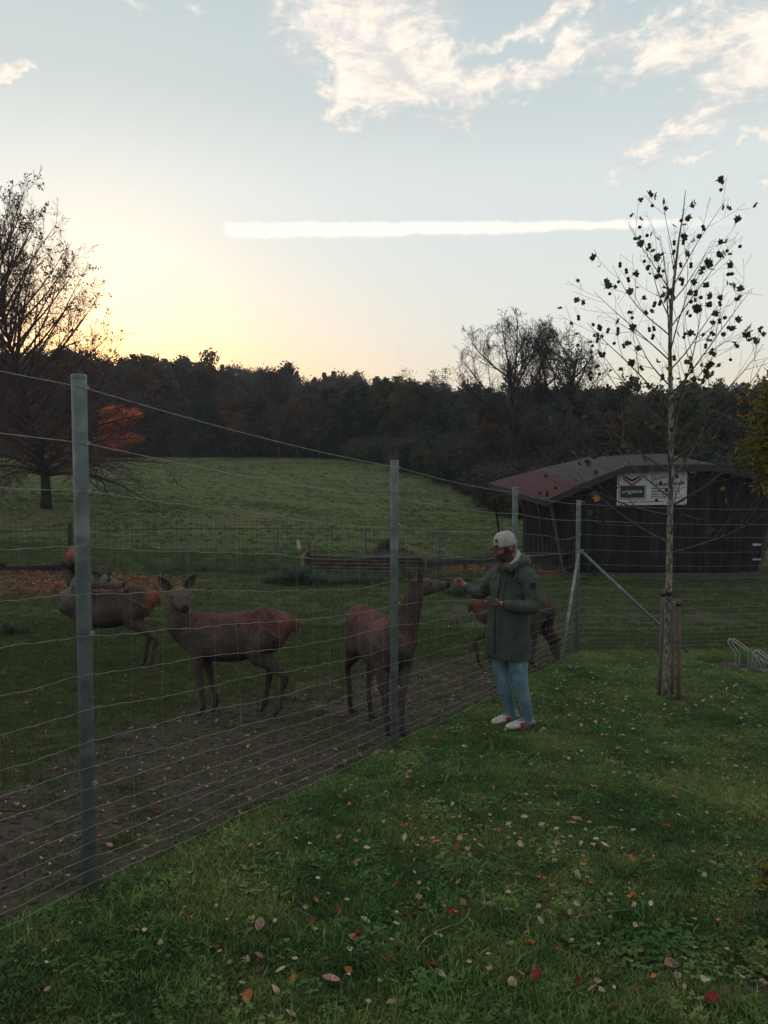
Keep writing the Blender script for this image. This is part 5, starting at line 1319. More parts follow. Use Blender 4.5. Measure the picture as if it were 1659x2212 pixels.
    for k, a in enumerate(opt.get('antlers', [])):
        am = MB()
        for pts, rr in a:
            p, q = smooth_path(pts, rr, 3); am.tube(p, q, 8)
        ob = link('antler', am.mesh('antler', ANT, True), o)
    return o
def lw(x, y, yaw, sc, w):
    """world point to the animal's local frame"""
    z0 = ground(x, y, False); d = Vector(w) - Vector((x, y, z0)); c, s = cos(-yaw), sin(-yaw); return Vector((d.x*c - d.y*s, d.x*s + d.y*c, d.z))/sc
def build_herd():
    # A: hind in the middle, broadside to the left, looking at the viewer
    h = hit(520, 1540); yaw = pi - .06; x, y, sc = h.x, 7.55, 1.0
    x = P(497, 1400, y).x
    W = lambda px, py, Y: lw(x, y, yaw, sc, P(px, py, Y))
    hc = W(386, 1291, y-.02); poll = W(384, 1285, y+.02)
    def HF(px, Y): 
        p = W(px, 1500, Y); return (p.x, p.y)
    nb = [(.40, 0, .86, .165), (.50, 0, .90, .135)]
    n1 = W(388, 1348, y-.01); n2 = W(380, 1318, y+.03)
    nk = nb + [(n1.x, n1.y, n1.z, .128), (n2.x, n2.y, n2.z, .100), (poll.x-.02, poll.y, poll.z-.02, .085)]
    target = W(402, 1312, y-.30) - poll
    build_deer('brown hind standing broadside in the middle of the paddock, facing the camera with ears up', x, y, yaw, [HF(438, y-.12), HF(466, y+.10), HF(601, y-.10), HF(571, y+.12)], nk,
               (poll, target, (0, 0, 1)), dict(ear=(.72, .85, -.15), hl=.98, hw=1.2, red=(.120, .055, .043), earl=.19), sc)
    # B: hind reaching over to the man's hand
    x, y, sc = -.04, 7.12, 1.0; yaw = atan2(-.92, .38)
    W = lambda px, py, Y: lw(x, y, yaw, sc, P(px, py, Y))
    def HF(px, Y):
        p = W(px, 1500, Y); return (p.x, p.y)
    poll = W(899, 1266, 7.10); mz = W(984, 1254, 7.42)
    n0 = W(872, 1356, 6.86); n1 = W(888, 1312, 6.97); 
    nk = [(.34, 0, .84, .170), (.46, .0, .90, .150), (n0.x, n0.y, n0.z, .124), (n1.x, n1.y, n1.z, .094), (poll.x-.01, poll.y, poll.z-.03, .078)]
    build_deer('reddish hind stretching its head to the hand of the man at the fence', x, y, yaw, [HF(868, 6.66), HF(836, 6.72), HF(800, 7.42), HF(757, 7.66)], nk, (poll, mz-poll, (0, 0, 1)),
               dict(ear=(.45, .85, -.45), red=(.130, .056, .048), hl=1.15, neckc=(.042, .032, .028)), sc)
    # C: young stag scratching its back, head turned round
    y = 10.3; x = P(233, 1300, y).x; yaw = pi + .10; sc = 1.03
    W = lambda px, py, Y: lw(x, y, yaw, sc, P(px, py, Y))
    def HF(px, Y):
        p = W(px, 1440, Y); return (p.x, p.y)
    poll = W(222, 1255, y-.12); mz = W(268, 1258, y-.10)
    n0 = W(172, 1292, y-.0); n1 = W(176, 1262, y-.10); n2 = W(200, 1256, y-.16)
    nk = [(.36, 0, .84, .19), (.50, 0, .93, .19), (n0.x, n0.y, n0.z, .165), (n1.x, n1.y, n1.z, .125), (n2.x, n2.y, n2.z, .10), (poll.x+.02, poll.y, poll.z-.02, .085)]
    def A(px, py, Y): return tuple(W(px, py, Y))
    d_, s_, u_ = frame_of(mz-poll, (0, 0, 1))
    ant = [[([A(237, 1253, y-.16), A(233, 1236, y-.22), A(236, 1222, y-.24), A(238.5, 1206, y-.22)], [.019, .017, .013, .004]), ([A(235, 1244, y-.18), A(241, 1236, y-.22), A(243, 1228, y-.24)], [.012, .009, .004])],
           [([A(246, 1253, y-.02), A(249, 1238, y+.03), A(254, 1224, y+.08), A(258, 1213, y+.10), A(265, 1208, y+.10)], [.019, .016, .013, .009, .004]), ([A(254, 1224, y+.08), A(256, 1212, y+.09), A(252, 1203, y+.10)], [.011, .009, .004])]]
    build_deer('young stag with short antlers turning its head back over its flank, left in the paddock', x, y, yaw, [HF(170, y-.12), HF(182, y+.16), HF(327, y-.10), HF(313, y+.12)], nk, (poll, mz-poll, (0, 0, 1)),
               dict(ear=(.8, .5, -.5), neckc=(.155, .128, .105), face=(.17, .145, .12), antlers=ant, hl=.80, red=(.085, .052, .040), rump=(.20, .075, .05)), sc)  # face coat painted paler, standing in for light falling on the stag's head
    # D: rump of a deer behind the first post
    y = 15.9; x = P(158, 1230, 15.4).x - .20; yaw = pi/2 + .40; sc = 1.02
    nk = [(.40, 0, .86, .165), (.52, 0, .90, .13), (.66, 0, .80, .10), (.78, 0, .58, .085), (.86, 0, .40, .075)]
    build_deer('reddish deer seen from behind beyond the stag, mostly hidden by the nearest post', x, y, yaw, [(.30, .10), (.27, -.10), (-.50, .10), (-.46, -.10)], nk, ((.87, 0, .36), (.35, 0, -.9), (1, 0, .2)), dict(red=(.20, .075, .060), rump=(.24, .10, .08)), sc)
    # E: hind grazing behind the man
    y = 10.55; x = P(1110, 1330, y).x; yaw = .10; sc = .93
    W = lambda px, py, Y: lw(x, y, yaw, sc, P(px, py, Y))
    poll = W(1196, 1386, 10.95); n1 = W(1178, 1352, 10.85); n2 = W(1190, 1374, 10.9); tip = W(1218, 1436, 11.05)
    nk = [(.38, 0, .86, .165), (.50, 0, .84, .145), (n1.x, n1.y, n1.z, .115), (n2.x, n2.y, n2.z, .095), (poll.x, poll.y, poll.z, .078)]
    def HF(px, Y):
        p = W(px, 1440, Y); return (p.x, p.y)
    build_deer('dark brown hind grazing behind the man, its neck lowered beside the slanted brace', x, y, yaw, [HF(1142, y+.12), HF(1150, y-.10), HF(1058, y+.14), HF(1034, y-.12)], nk, (poll, tip-poll, (1, 0, .6)),
               dict(ear=(.75, .15, -.65), red=(.090, .045, .036), neckc=(.085, .040, .032), rump=(.13, .06, .04)), sc)
build_herd()
# ------------------------------------------------------------------ the man
def build_man():
    def cr(cx, cy): return ((1750+cx*.4068)/1.8228, (2050+cy*.4068)/1.8228)
    g1 = hit(*cr(745, 2050)); YN = g1.y; Y0 = YN + .06
    def M(cx, cy, dy=0.0): return P(*cr(cx, cy), Y0+dy)
    org = Vector((M(680, 2030).x, Y0, ground(M(680, 2030).x, Y0, False)))
    cy_, sy_ = .72, -.69
    WA = Vector((.74, -.67, 0)); DA = Vector((-.67, -.74, 0))        # body: to its left side, to its front
    Z = Vector((0, 0, 1))
    # ---------------- hands
    def hand(mb, wr, F, Nn, Sd, curls, thumb, r=.0088, side=1):
        F = F.normalized(); Sd = (Sd - F*Sd.dot(F)).normalized(); Nn = (Nn - F*Nn.dot(F) - Sd*Nn.dot(Sd)).normalized()
        mb.loft([(wr - F*.02, Sd, Nn, .027, .021), (wr + F*.02, Sd, Nn, .034, .018), (wr + F*.055, Sd, Nn, .040, .017), (wr + F*.082, Sd, Nn, .038, .014)], 14)
        for i, (ls, off) in enumerate(((1.0, .028), (1.08, .010), (1.02, -.009), (.82, -.027))):
            b = wr + F*(.074 - .004*abs(i-1)) + Sd*off; d = F.copy(); pts = [b - F*.02, b]; a = 0
            for j, sl in enumerate((.040, .026, .021)):
                a += curls[i][j]; d = F*cos(a) + Nn*sin(a); pts.append(pts[-1] + d*sl*ls)
            mb.tube(pts, [r*1.05, r*1.08, r, r*.92, r*.75], 8)
        b = wr + F*.022 + Sd*.028; t1 = (Sd*thumb[0] + F*thumb[1] + Nn*thumb[2]).normalized(); t2 = (Sd*thumb[3] + F*thumb[4] + Nn*thumb[5]).normalized()
        mb.tube([b - Sd*.012, b + t1*.032, b + t1*.032 + t2*.026, b + t1*.032 + t2*.048], [.015, .012, .0105, .008], 8)
    # ---------------- body
    mb = MB()
    fh = Vector((-.93, -.30, -.20)); hf, hs, hu = frame_of(fh)       # head: forward, right side, up
    hc = M(585, 262, -.01)
    mb.ell(hc + hu*.015 - hf*.008, (.093, .074, .098), Matrix((hf, hs, hu)).transposed(), 20, 14)
    mb.loft([(hc + hf*.060 + hu*a, hs, hf, w, dp) for a, w, dp in ((.045, .058, .034), (.01, .060, .036), (-.03, .056, .034), (-.065, .046, .030), (-.098, .032, .026), (-.112, .022, .016))], 16)
    mb.tube([hc - hf*.01 - hu*.045, hc + hf*.035 - hu*.092, hc + hf*.062 - hu*.100], [.060, .042, .028], 12)
    mb.tube([hc + hf*.090 + hu*.025, hc + hf*.110 - hu*.008, hc + hf*.116 - hu*.022], [.011, .014, .015], 8)          # nose
    mb.ell(hc + hf*.106 - hu*.024, (.014, .019, .010), Matrix((hf, hs, hu)).transposed())
    mb.ell(hc + hf*.088 + hu*.040, (.016, .046, .011), Matrix((hf, hs, hu)).transposed())                                # brow
    mb.ell(hc + hf*.094 - hu*.051, (.011, .023, .0075), Matrix((hf, hs, hu)).transposed()); mb.ell(hc + hf*.091 - hu*.064, (.011, .020, .0075), Matrix((hf, hs, hu)).transposed())   # lips
    for sd in (1, -1):
        e0 = hc + hs*.074*sd - hf*.012; mb.tube([e0 + hu*.028, e0 + hu*.024 - hf*.018 + hs*.010*sd, e0 - hf*.016 + hs*.008*sd, e0 - hu*.028 - hf*.004], [.008, .010, .009, .007], 8); mb.ell(e0 + hs*.004*sd, (.010, .008, .024))
    nb = M(650, 452, -.0)
    mb.tube([hc - hf*.03 - hu*.03, hc.lerp(nb, .5) - hf*.012, nb, M(648, 520)], [.062, .059, .066, .10], 14)
    # torso, arms and legs under the clothes
    tors = [(M(610, 1300, .0), .17, .12), (M(618, 1100), .165, .115), (M(628, 900), .155, .10), (M(636, 720), .16, .105), (M(642, 600), .175, .105), (M(646, 530), .165, .09), (M(648, 480), .09, .07)]
    mb.loft([(c, WA, DA, a, b) for c, a, b in tors], 20)
    SL, SR = M(815, 545, -.15), M(478, 530, .14)
    EL_, WLp = M(858, 835, -.22), M(548, 806, -.37)
    ER_, WRp = M(352, 702, .24), M(206, 628, .44)
    for a, b, bc, c in ((SL, EL_, M(680, 828, -.33), WLp), (SR, ER_, M(290, 690, .33), WRp)): mb.tube([a, a.lerp(b, .5), b, bc, c], [.055, .046, .037, .030, .026], 12)
    hipN, knN, anN = M(705, 1290, -.05), M(738, 1600, -.10), M(802, 1945, -.05)
    hipF, knF, anF = M(545, 1290, .07), M(578, 1600, .03), M(652, 1900, .10)
    for h, k_, a in ((hipN, knN, anN), (hipF, knF, anF)): mb.tube([h, h.lerp(k_, .5), k_, k_.lerp(a, .4), a, a - Z*.05], [.075, .066, .052, .050, .036, .034], 12)
    toeN, toeF = M(622, 2040, -.10), M(470, 1985, .02)
    for a, t in ((anN, toeN), (anF, toeF)): mb.tube([a - Z*.03, a.lerp(t, .5) - Z*.01, t + (a-t).normalized()*.05], [.036, .032, .022], 10)
    # right hand: a loose fist held out to the deer, thumb on top
    wr = WRp.copy(); hr = M(150, 606, .50); F = (hr - wr); Nn = Vector((-.35, -.9, -.1)); c = (1.15, 1.25, .8)
    hand(mb, wr + F.normalized()*.015, F, Nn, Vector((.1, 0, 1)), [(.95, 1.2, .7), c, (1.25, 1.3, .8), (1.3, 1.3, .8)], (.5, .8, .35, -.05, .75, .65))
    # left hand: palm up under the phone, thumb on the near edge
    hl = M(470, 806, -.40); F2 = hl - WLp
    hand(mb, WLp + F2.normalized()*.012, F2, Vector((0, 0, 1)), Vector((0, -1, .1)), [(.12, .25, .3), (.10, .22, .3), (.10, .25, .35), (.15, .3, .4)], (.65, .6, .55, .2, .75, .70))
    me = remesh(mb, .0052, 2, .5)
    skin = Vector((.30, .135, .098)); hairc = Vector((.022, .015, .013)); lip = Vector((.22, .07, .06))
    def bcol(c):
        c = Vector(c); w = c - hc; f, s, u = w.dot(hf), w.dot(hs), w.dot(hu); n = mn.noise(c*60)*.2; col = skin*(1 + mn.noise(c*18)*.25)
        if w.length < .19 and u > -.16:
            if -.055 < u < -.043 and f > .088 and abs(s) < .022: return lip
            beard = u < -.028 - max(0, f-.02)*.12 + n*.02 and f > -.035 and u > -.125 and not (u > -.04 and f > .082) 
            jaw = -.030 < f < .045 and u < .02 and u > -.07 and abs(s) > .05
            mous = -.044 < u < -.033 and f > .075 and abs(s) < .035
            if beard or mous or (jaw and f > -.005): col = col.lerp(hairc, .88)
            if f < -.004 - .25*max(0, -u) and u > -.055 and abs(s) < .082 and not (f > -.035 and abs(s) > .072): col = col.lerp(hairc, .85)
            if .030 < u < .050 and f > .07 and .012 < abs(s) < .045: col = hairc.copy()
            if .010 < u < .028 and f > .072 and .018 < abs(s) < .042: col = Vector((.05, .03, .028))
        return col
    paint(me, bcol); bm_ = pm('skin', (1, 1, 1), None, 60, .6, 0, attr='tint', spec=.35, lo=.2, hi=.8); me.materials.append(bm_)
    for v in me.vertices: v.co -= org
    man = link('person', me); man.location = org; tag(man, 'bearded man in olive parka, jeans, beige cap and sneakers feeding a deer over the fence', 'person')
    def child(name, me_, mats):
        me_.materials.clear()
        for m in (mats if isinstance(mats, list) else [mats]): me_.materials.append(m)
        for v in me_.vertices: v.co -= org
        return link(name, me_, man)
    # ---------------- parka
    mb = MB()
    prof = [(M(608, 1322, .0), .222, .165), (M(612, 1200), .222, .165), (M(620, 1050), .212, .158), (M(630, 900), .200, .150), (M(634, 760), .200, .148), (M(640, 640), .207, .145), (M(645, 560), .205, .132), (M(648, 505), .168, .112), (M(646, 465), .110, .092), (M(643, 440), .088, .082)]
    mb.loft([(c, WA, DA, a, b) for c, a, b in prof], 28)
    def sleeve(pts, rr): p, q = smooth_path(pts, rr, 4); mb.tube(p, q, 16)
    sleeve([M(700, 535, -.06), M(808, 560, -.16), M(850, 690, -.20), M(862, 815, -.235), M(800, 838, -.27), M(680, 828, -.33), M(560, 812, -.375)], [.095, .088, .076, .070, .066, .056, .047])
    sleeve([M(560, 530, .06), M(480, 545, .13), M(420, 630, .19), M(362, 696, .25), M(290, 690, .33), M(215, 636, .43)], [.090, .082, .070, .062, .056, .043])
    # hood lying on the shoulders, open stand-up collar
    hp, hr_ = smooth_path([M(690, 455, -.13), M(752, 420, -.10), M(775, 395, .02), M(735, 370, .13), M(620, 430, .15)], [.035, .052, .066, .05, .03], 4); mb.tube(hp, hr_, 14)
    cp, cr_ = smooth_path([M(560, 455, -.12), M(640, 462, -.16), M(715, 420, -.10), M(720, 380, .02), M(650, 405, .12), M(540, 440, .10)], [.022, .026, .028, .028, .024, .02], 4); mb.tube(cp, cr_, 10, flat=1.3)
    me = remesh(mb, .0085, 3, .5)
    def folds(c):
        z = c.z - org.z; n = mn.noise(Vector((c.x*9, c.y*9, c.z*4.5)))*.009 + mn.noise(Vector((c.x*22, c.y*22, c.z*11)))*.0045 - abs(mn.noise(Vector((c.x*7, c.y*7, c.z*9))))*.010
        for (e, rr) in ((EL_, .19), (ER_, .15), (M(700, 800, -.3), .14), (M(420, 640, .2), .12)):
            q = (c-e).length
            if q < rr: n += .007*(1-q/rr)*sin(mn.noise(c*11)*9 + q*120)
        if z < .95: n += .004*sin(mn.noise(Vector((c.x*5, c.y*5, 0)))*8 + (c.x-c.y)*26)
        return n
    displace(me, folds)
    par = pm('parka_cloth', (.036, .050, .038), (.054, .070, .053), 11, .8, .0016, 240, 5, c3=(.032, .047, .038), s3=4)
    # open the hem and cuffs visually: darker lining underneath
    bv = BVHTree.FromPolygons([v.co.copy() for v in me.vertices], [tuple(p.vertices) for p in me.polygons])
    coat = child('parka', me, par)
    eye_ = Vector((0, 0, CAM_H))
    def on(cx, cy):
        d = ray(*cr(cx, cy)).normalized(); loc, nr, i, dist = bv.ray_cast(eye_, d); return (loc, nr) if loc is not None else (M(cx, cy), Vector((0, -1, 0)))
    def strip(name, pts, w, m, th=.004, close=False):
        q = MB(); rows = []
        P_ = [on(*p) for p in pts]
        for i, (l, n) in enumerate(P_):
            t = (P_[min(i+1, len(P_)-1)][0] - P_[max(i-1, 0)][0]).normalized(); s = t.cross(n).normalized()*w/2
            rows.append([l+s-n*.004, l+s+n*th, l-s+n*th, l-s-n*.004])
        q.rings(rows); o = q.mesh(name, m); 
        for v in o.vertices: v.co -= org
        return link(name, o, coat)
    blackc = pm('black_trim', (.008, .009, .010), (.014, .015, .016), 20, .7); seam = pm('parka_seam', (.018, .026, .022), (.024, .034, .028), 20, .85); lite = pm('parka_flap', (.056, .072, .056), (.044, .060, .048), 14, .85, .001, 200)
    def dens(pts, k=6):
        out = []
        for a, b in zip(pts[:-1], pts[1:]): out += [(lerp(a[0], b[0], i/k), lerp(a[1], b[1], i/k)) for i in range(k)]
        return out + [pts[-1]]
    strip('zip', dens([(548, 470), (540, 620), (508, 760), (492, 900), (485, 1290)], 8), .012, blackc)
    strip('storm_flap', dens([(600, 560), (575, 700), (548, 860), (535, 1290)], 8), .004, seam)
    strip('lapel', dens([(500, 452), (478, 510), (488, 560)], 5), .060, lite, .007)
    strip('lapel', dens([(655, 455), (680, 520), (655, 575)], 5), .075, lite, .007)
    for (a, b, c_, d_) in ((622, 518, 688, 466), (645, 556, 712, 492)): strip('strap', dens([(a, b), (c_, d_)], 4), .017, blackc, .011)
    strip('sleeve_patch', dens([(857, 600), (857, 662)], 4), .045, blackc, .003)
    strip('pocket_seam', dens([(585, 610), (660, 590), (735, 600)], 5), .004, seam)
    strip('waist_seam', dens([(440, 905), (560, 915), (700, 905), (815, 890)], 6), .004, seam)
    strip('pocket_flap', dens([(590, 1010), (700, 1000), (790, 985)], 6), .030, lite, .004)
    strip('hood_seam', dens([(700, 440), (760, 410), (815, 402)], 5), .005, seam)
    strip('cuff', dens([(566, 775), (572, 850)], 4), .022, seam, .004)
    # ---------------- jeans
    mb = MB()
    def leg(pts, rr): p, q = smooth_path(pts, rr, 5); mb.tube(p, q, 18)
    leg([M(690, 1230, -.03), M(712, 1340, -.06), M(722, 1470, -.09), M(738, 1600, -.10), M(775, 1740, -.09), M(798, 1880, -.06), M(802, 1962, -.05)], [.098, .088, .080, .070, .059, .052, .055])
    leg([M(560, 1230, .05), M(540, 1340, .06), M(552, 1470, .05), M(578, 1600, .04), M(614, 1740, .06), M(642, 1860, .09), M(652, 1922, .10)], [.096, .084, .075, .067, .057, .050, .053])
    me = remesh(mb, .0075, 3, .5)
    def jf(c):
        n = mn.noise(Vector((c.x*12, c.y*12, c.z*16)))*.004
        for kk, rr in ((knN, .2), (knF, .2), (anN, .22), (anF, .2), (hipN, .14)):
            q = (c-kk).length
            if q < rr: n += .0050*(1-q/rr)*sin((c.z + (c.x-c.y)*.5*mn.noise(c*3))*95 + mn.noise(c*9)*9)*(.5+mn.noise(c*13+Vector((3,3,3))))
        return n
    displace(me, jf)
    m, nt, b, out = new_mat('denim'); ge = N(nt, 'ShaderNodeNewGeometry'); pos = ge.outputs['Position']
    col = MIX(nt, RANGE(nt, NOISE(nt, pos, 9, 5, .6), .4, .62), (.080, .165, .205), (.155, .250, .285)); col = MIX(nt, M_(nt, 'MULTIPLY', RANGE(nt, NOISE(nt, pos, 30, 4), .55, .7), .5), col, (.20, .28, .30)); L(nt, col, b.inputs['Base Color']); b.inputs['Roughness'].default_value = .9
    bn = N(nt, 'ShaderNodeBump'); bn.inputs['Distance'].default_value = .0015; L(nt, NOISE(nt, pos, 260, 3), bn.inputs['Height']); L(nt, bn.outputs[0], b.inputs['Normal'])
    child('jeans', me, m)
    # ---------------- shoes
    white = Vector((.46, .45, .43)); redc = Vector((.52, .028, .07)); blk = Vector((.020, .020, .022)); gry = Vector((.20, .20, .20))
    for nm, a, t in (('n', anN, toeN), ('f', anF, toeF)):
        gzz = ground(a.x, a.y) + .014; f = Vector((t.x-a.x, t.y-a.y, 0)).normalized(); s = Vector((-f.y, f.x, 0)); heel = Vector((a.x, a.y, gzz)) - f*.075; mb = MB()
        secs = [(0, .018, .030, .030), (.02, .030, .052, .052), (.06, .036, .060, .060), (.10, .040, .056, .052), (.14, .046, .046, .042), (.18, .050, .038, .034), (.22, .050, .032, .028), (.26, .042, .026, .022), (.285, .024, .018, .014)]
        mb.loft([(heel + f*d + Z*(.010 + h), s, Z, w, h) for d, w, h, _ in secs], 18)
        mb.tube([heel + f*.06 + Z*.07, heel + f*.075 + Z*.115], [.046, .042], 14)
        me = remesh(mb, .005, 2, .5)
        def sc_(c):
            c = Vector(c) - heel; d, h, l = c.dot(f), c.z, abs(c.dot(s))
            if h < .022: return (blk if .03 < d < .20 and h < .012 else white*.9)
            if .115 < d < .165 and .035 < h < .075 and l > .012: return redc
            if d < .07 and .025 < h < .060: return redc*(.8 if d > .02 else 1)
            if .02 < d < .15 and h < .034: return blk
            if h > .085: return gry
            if .07 < d < .12 and .05 < h < .085: return gry
            return white*(1 if d > .17 else .85)
        paint(me, sc_); me.materials.append(pm('shoe', (1, 1, 1), None, 50, .7, .0008, 200, attr='tint'))
        mt = me.materials[0]; child('sneaker', me, mt)
    # ---------------- cap
    mb = MB(); CC = hc + hu*.038; up_ = (hu + hf*.04).normalized(); rows = []
    for j in range(9):
        a = (j/8)*pi/2*.98; r_ = cos(a)**.62; rows.append([CC - hf*.012 + up_*(.108*sin(a)**.9) + (hf*cos(q)*.105 + hs*sin(q)*.088)*r_ for q in [2*pi*i/28 for i in range(28)]])
    rows = [[p - up_*.018 for p in rows[0]]] + rows
    mb.rings(rows); cap = mb.mesh('cap', [], True)
    capm = pm('cap_cloth', (.40, .36, .32), (.31, .28, .25), 30, .9, .001, 260, rnd=0); capo = child('cap', cap, capm)
    def cch(name, q, m, sm=True):
        me_ = q.mesh(name, m, sm)
        for v in me_.vertices: v.co -= org
        return link(name, me_, capo)
    q = MB(); rows = []; vd = (hf*.98 + hu*.06).normalized()
    for i in range(13):
        t = -1 + 2*i/12; b_ = CC - hf*.012 - up_*.012 + hs*(.083*t) + hf*.105*sqrt(max(0, 1-(t*.93)**2)); tip = b_ + vd*.072*sqrt(max(.02, 1-t*t*.75)) - hu*.006*t*t
        rows.append([b_, tip, tip - up_*.004, b_ - up_*.004])
    q.rings(rows); cch('visor', q, pm('visor_cloth', (.050, .045, .045), (.035, .032, .032), 30, .85), False)
    q = MB(); q.ell(CC - hf*.012 + up_*.106, (.010, .010, .006), None, 10, 6); cch('button', q, capm)
    for i in range(6):
        a = i*pi/3 + .4; r_ = cos(.62*pi/2)**.62; p = CC - hf*.012 + up_*(.108*sin(.62*pi/2)**.9) + (hf*cos(a)*.105 + hs*sin(a)*.088)*(r_+.02); q = MB(); q.ell(p, (.004, .004, .004), None, 8, 6); cch('eyelet', q, blackc)
    band = MB(); n = 28; rr = [[CC - hf*.012 - up_*z_ + (hf*cos(a)*.1065 + hs*sin(a)*.0895) for a in [2*pi*i/n for i in range(n)]] for z_ in (.019, .010)]; band.rings(rr, False); cch('cap_band', band, pm('cap_rim', (.16, .15, .14), (.12, .11, .10), 30, .9))
    # letter patch on the front of the cap, turned to the viewer's side
    me_, w_ = text_mesh('B', .050, blackc, .0012, .0006); em = link('emblem', me_, capo); fa = -.42; pd = (hf*cos(fa) + hs*sin(fa)); pd2 = Vector((pd.x, pd.y, 0)).normalized()
    p = CC - hf*.012 + up_*.030 + (hf*cos(fa)*.105 + hs*sin(fa)*.088)*.995 + pd2*.002; xa = Z.cross(pd2).normalized()
    Rm = Matrix((xa, Z, pd2)).transposed().to_4x4(); Rm.translation = p - org - xa*.018; em.matrix_local = Rm
    # ---------------- grey hoodie rim showing in the collar
    mb = MB(); hp, hr_ = smooth_path([M(640, 425, -.12), M(690, 385, -.10), M(712, 330, -.02), M(695, 300, .06), M(620, 350, .11)], [.014, .020, .026, .022, .016], 4); mb.tube(hp, hr_, 12)
    me = remesh(mb, .006, 2, .5); child('hoodie_collar', me, pm('hoodie', (.34, .35, .36), (.25, .26, .27), 20, .9, .001, 200))
    mb = MB(); mb.loft([(M(566, 440, -.10), WA, DA, .052, .03), (M(566, 500, -.12), WA, DA, .05, .03)], 14); child('shirt', mb.mesh('shirt', []), pm('shirt', (.03, .03, .03), (.02, .02, .02), 20, .9))
    # ---------------- phone in the left hand
    c = M(448, 796, -.415); R = Matrix.Rotation(.10, 3, 'Y') @ Matrix.Rotation(.25, 3, 'Z') @ Matrix.Rotation(-.18, 3, 'X'); mb = MB(); mb.box((0, 0, 0), (.145, .072, .009)); me = mb.mesh('phone', [pm('phone_black', (.010, .011, .012), (.014, .015, .016), 5, .3, spec=.5)])
    bm = bmesh.new(); bm.from_mesh(me); bmesh.ops.bevel(bm, geom=bm.edges[:], offset=.003, segments=2, affect='EDGES'); bm.to_mesh(me); bm.free()
    ph = link('phone', me); ph.matrix_world = Matrix.Translation(c + Vector((.005, 0, .004))) @ R.to_4x4(); tag(ph, 'small black phone lying in the open left hand of the man', 'phone')
build_man()
# ------------------------------------------------------------------ fallen leaves and twigs
def fallen(seed, m, shape='oval'):
    rnd = random.Random(seed); mb = MB(); curl = rnd.uniform(.25, 1.0); tw = rnd.uniform(-.5, .5); n = 5
    if shape == 'oval':
        rows = []
        for i in range(n+1):
            t = i/n; w = .36*sin(pi*min(1, .06+t*.92))**.8
            rows.append([( (t-.5)*1.0, w*q, curl*(.5*(t-.5)**2*1.6 + .9*w*abs(q)**1.5) + tw*(t-.5)*q*w) for q in (-1, -.5, 0, .5, 1)])
        for r in rows: mb.v += r
        for i in range(n):
            for j in range(4): a = i*5+j; mb.face(a, a+1, a+6, a+5)
        mb.tube([(-.5, 0, .1*curl), (-.72, .05, .12)], [.018, .012], 3)
    else:
        lob = [(0, .62), (.33, .30), (.8, .56), (1.25, .30), (1.85, .42), (2.5, .24), (3.14, .14)]; ang = lob + [(-a, r) for a, r in lob[1:-1]][::-1]; mb.v.append((0, 0, .03))
        for a, r in ang: mb.v.append((r*cos(a), r*sin(a), .03 + curl*r*r*.8 + rnd.uniform(-.03, .05)))
        for i in range(len(ang)): mb.face(0, 1+i, 1+(i+1) % len(ang))
        mb.tube([(-.1, 0, .03), (-.6, .08, .10)], [.016, .012], 3)
    return mb.mesh('fallen_leaf', m)
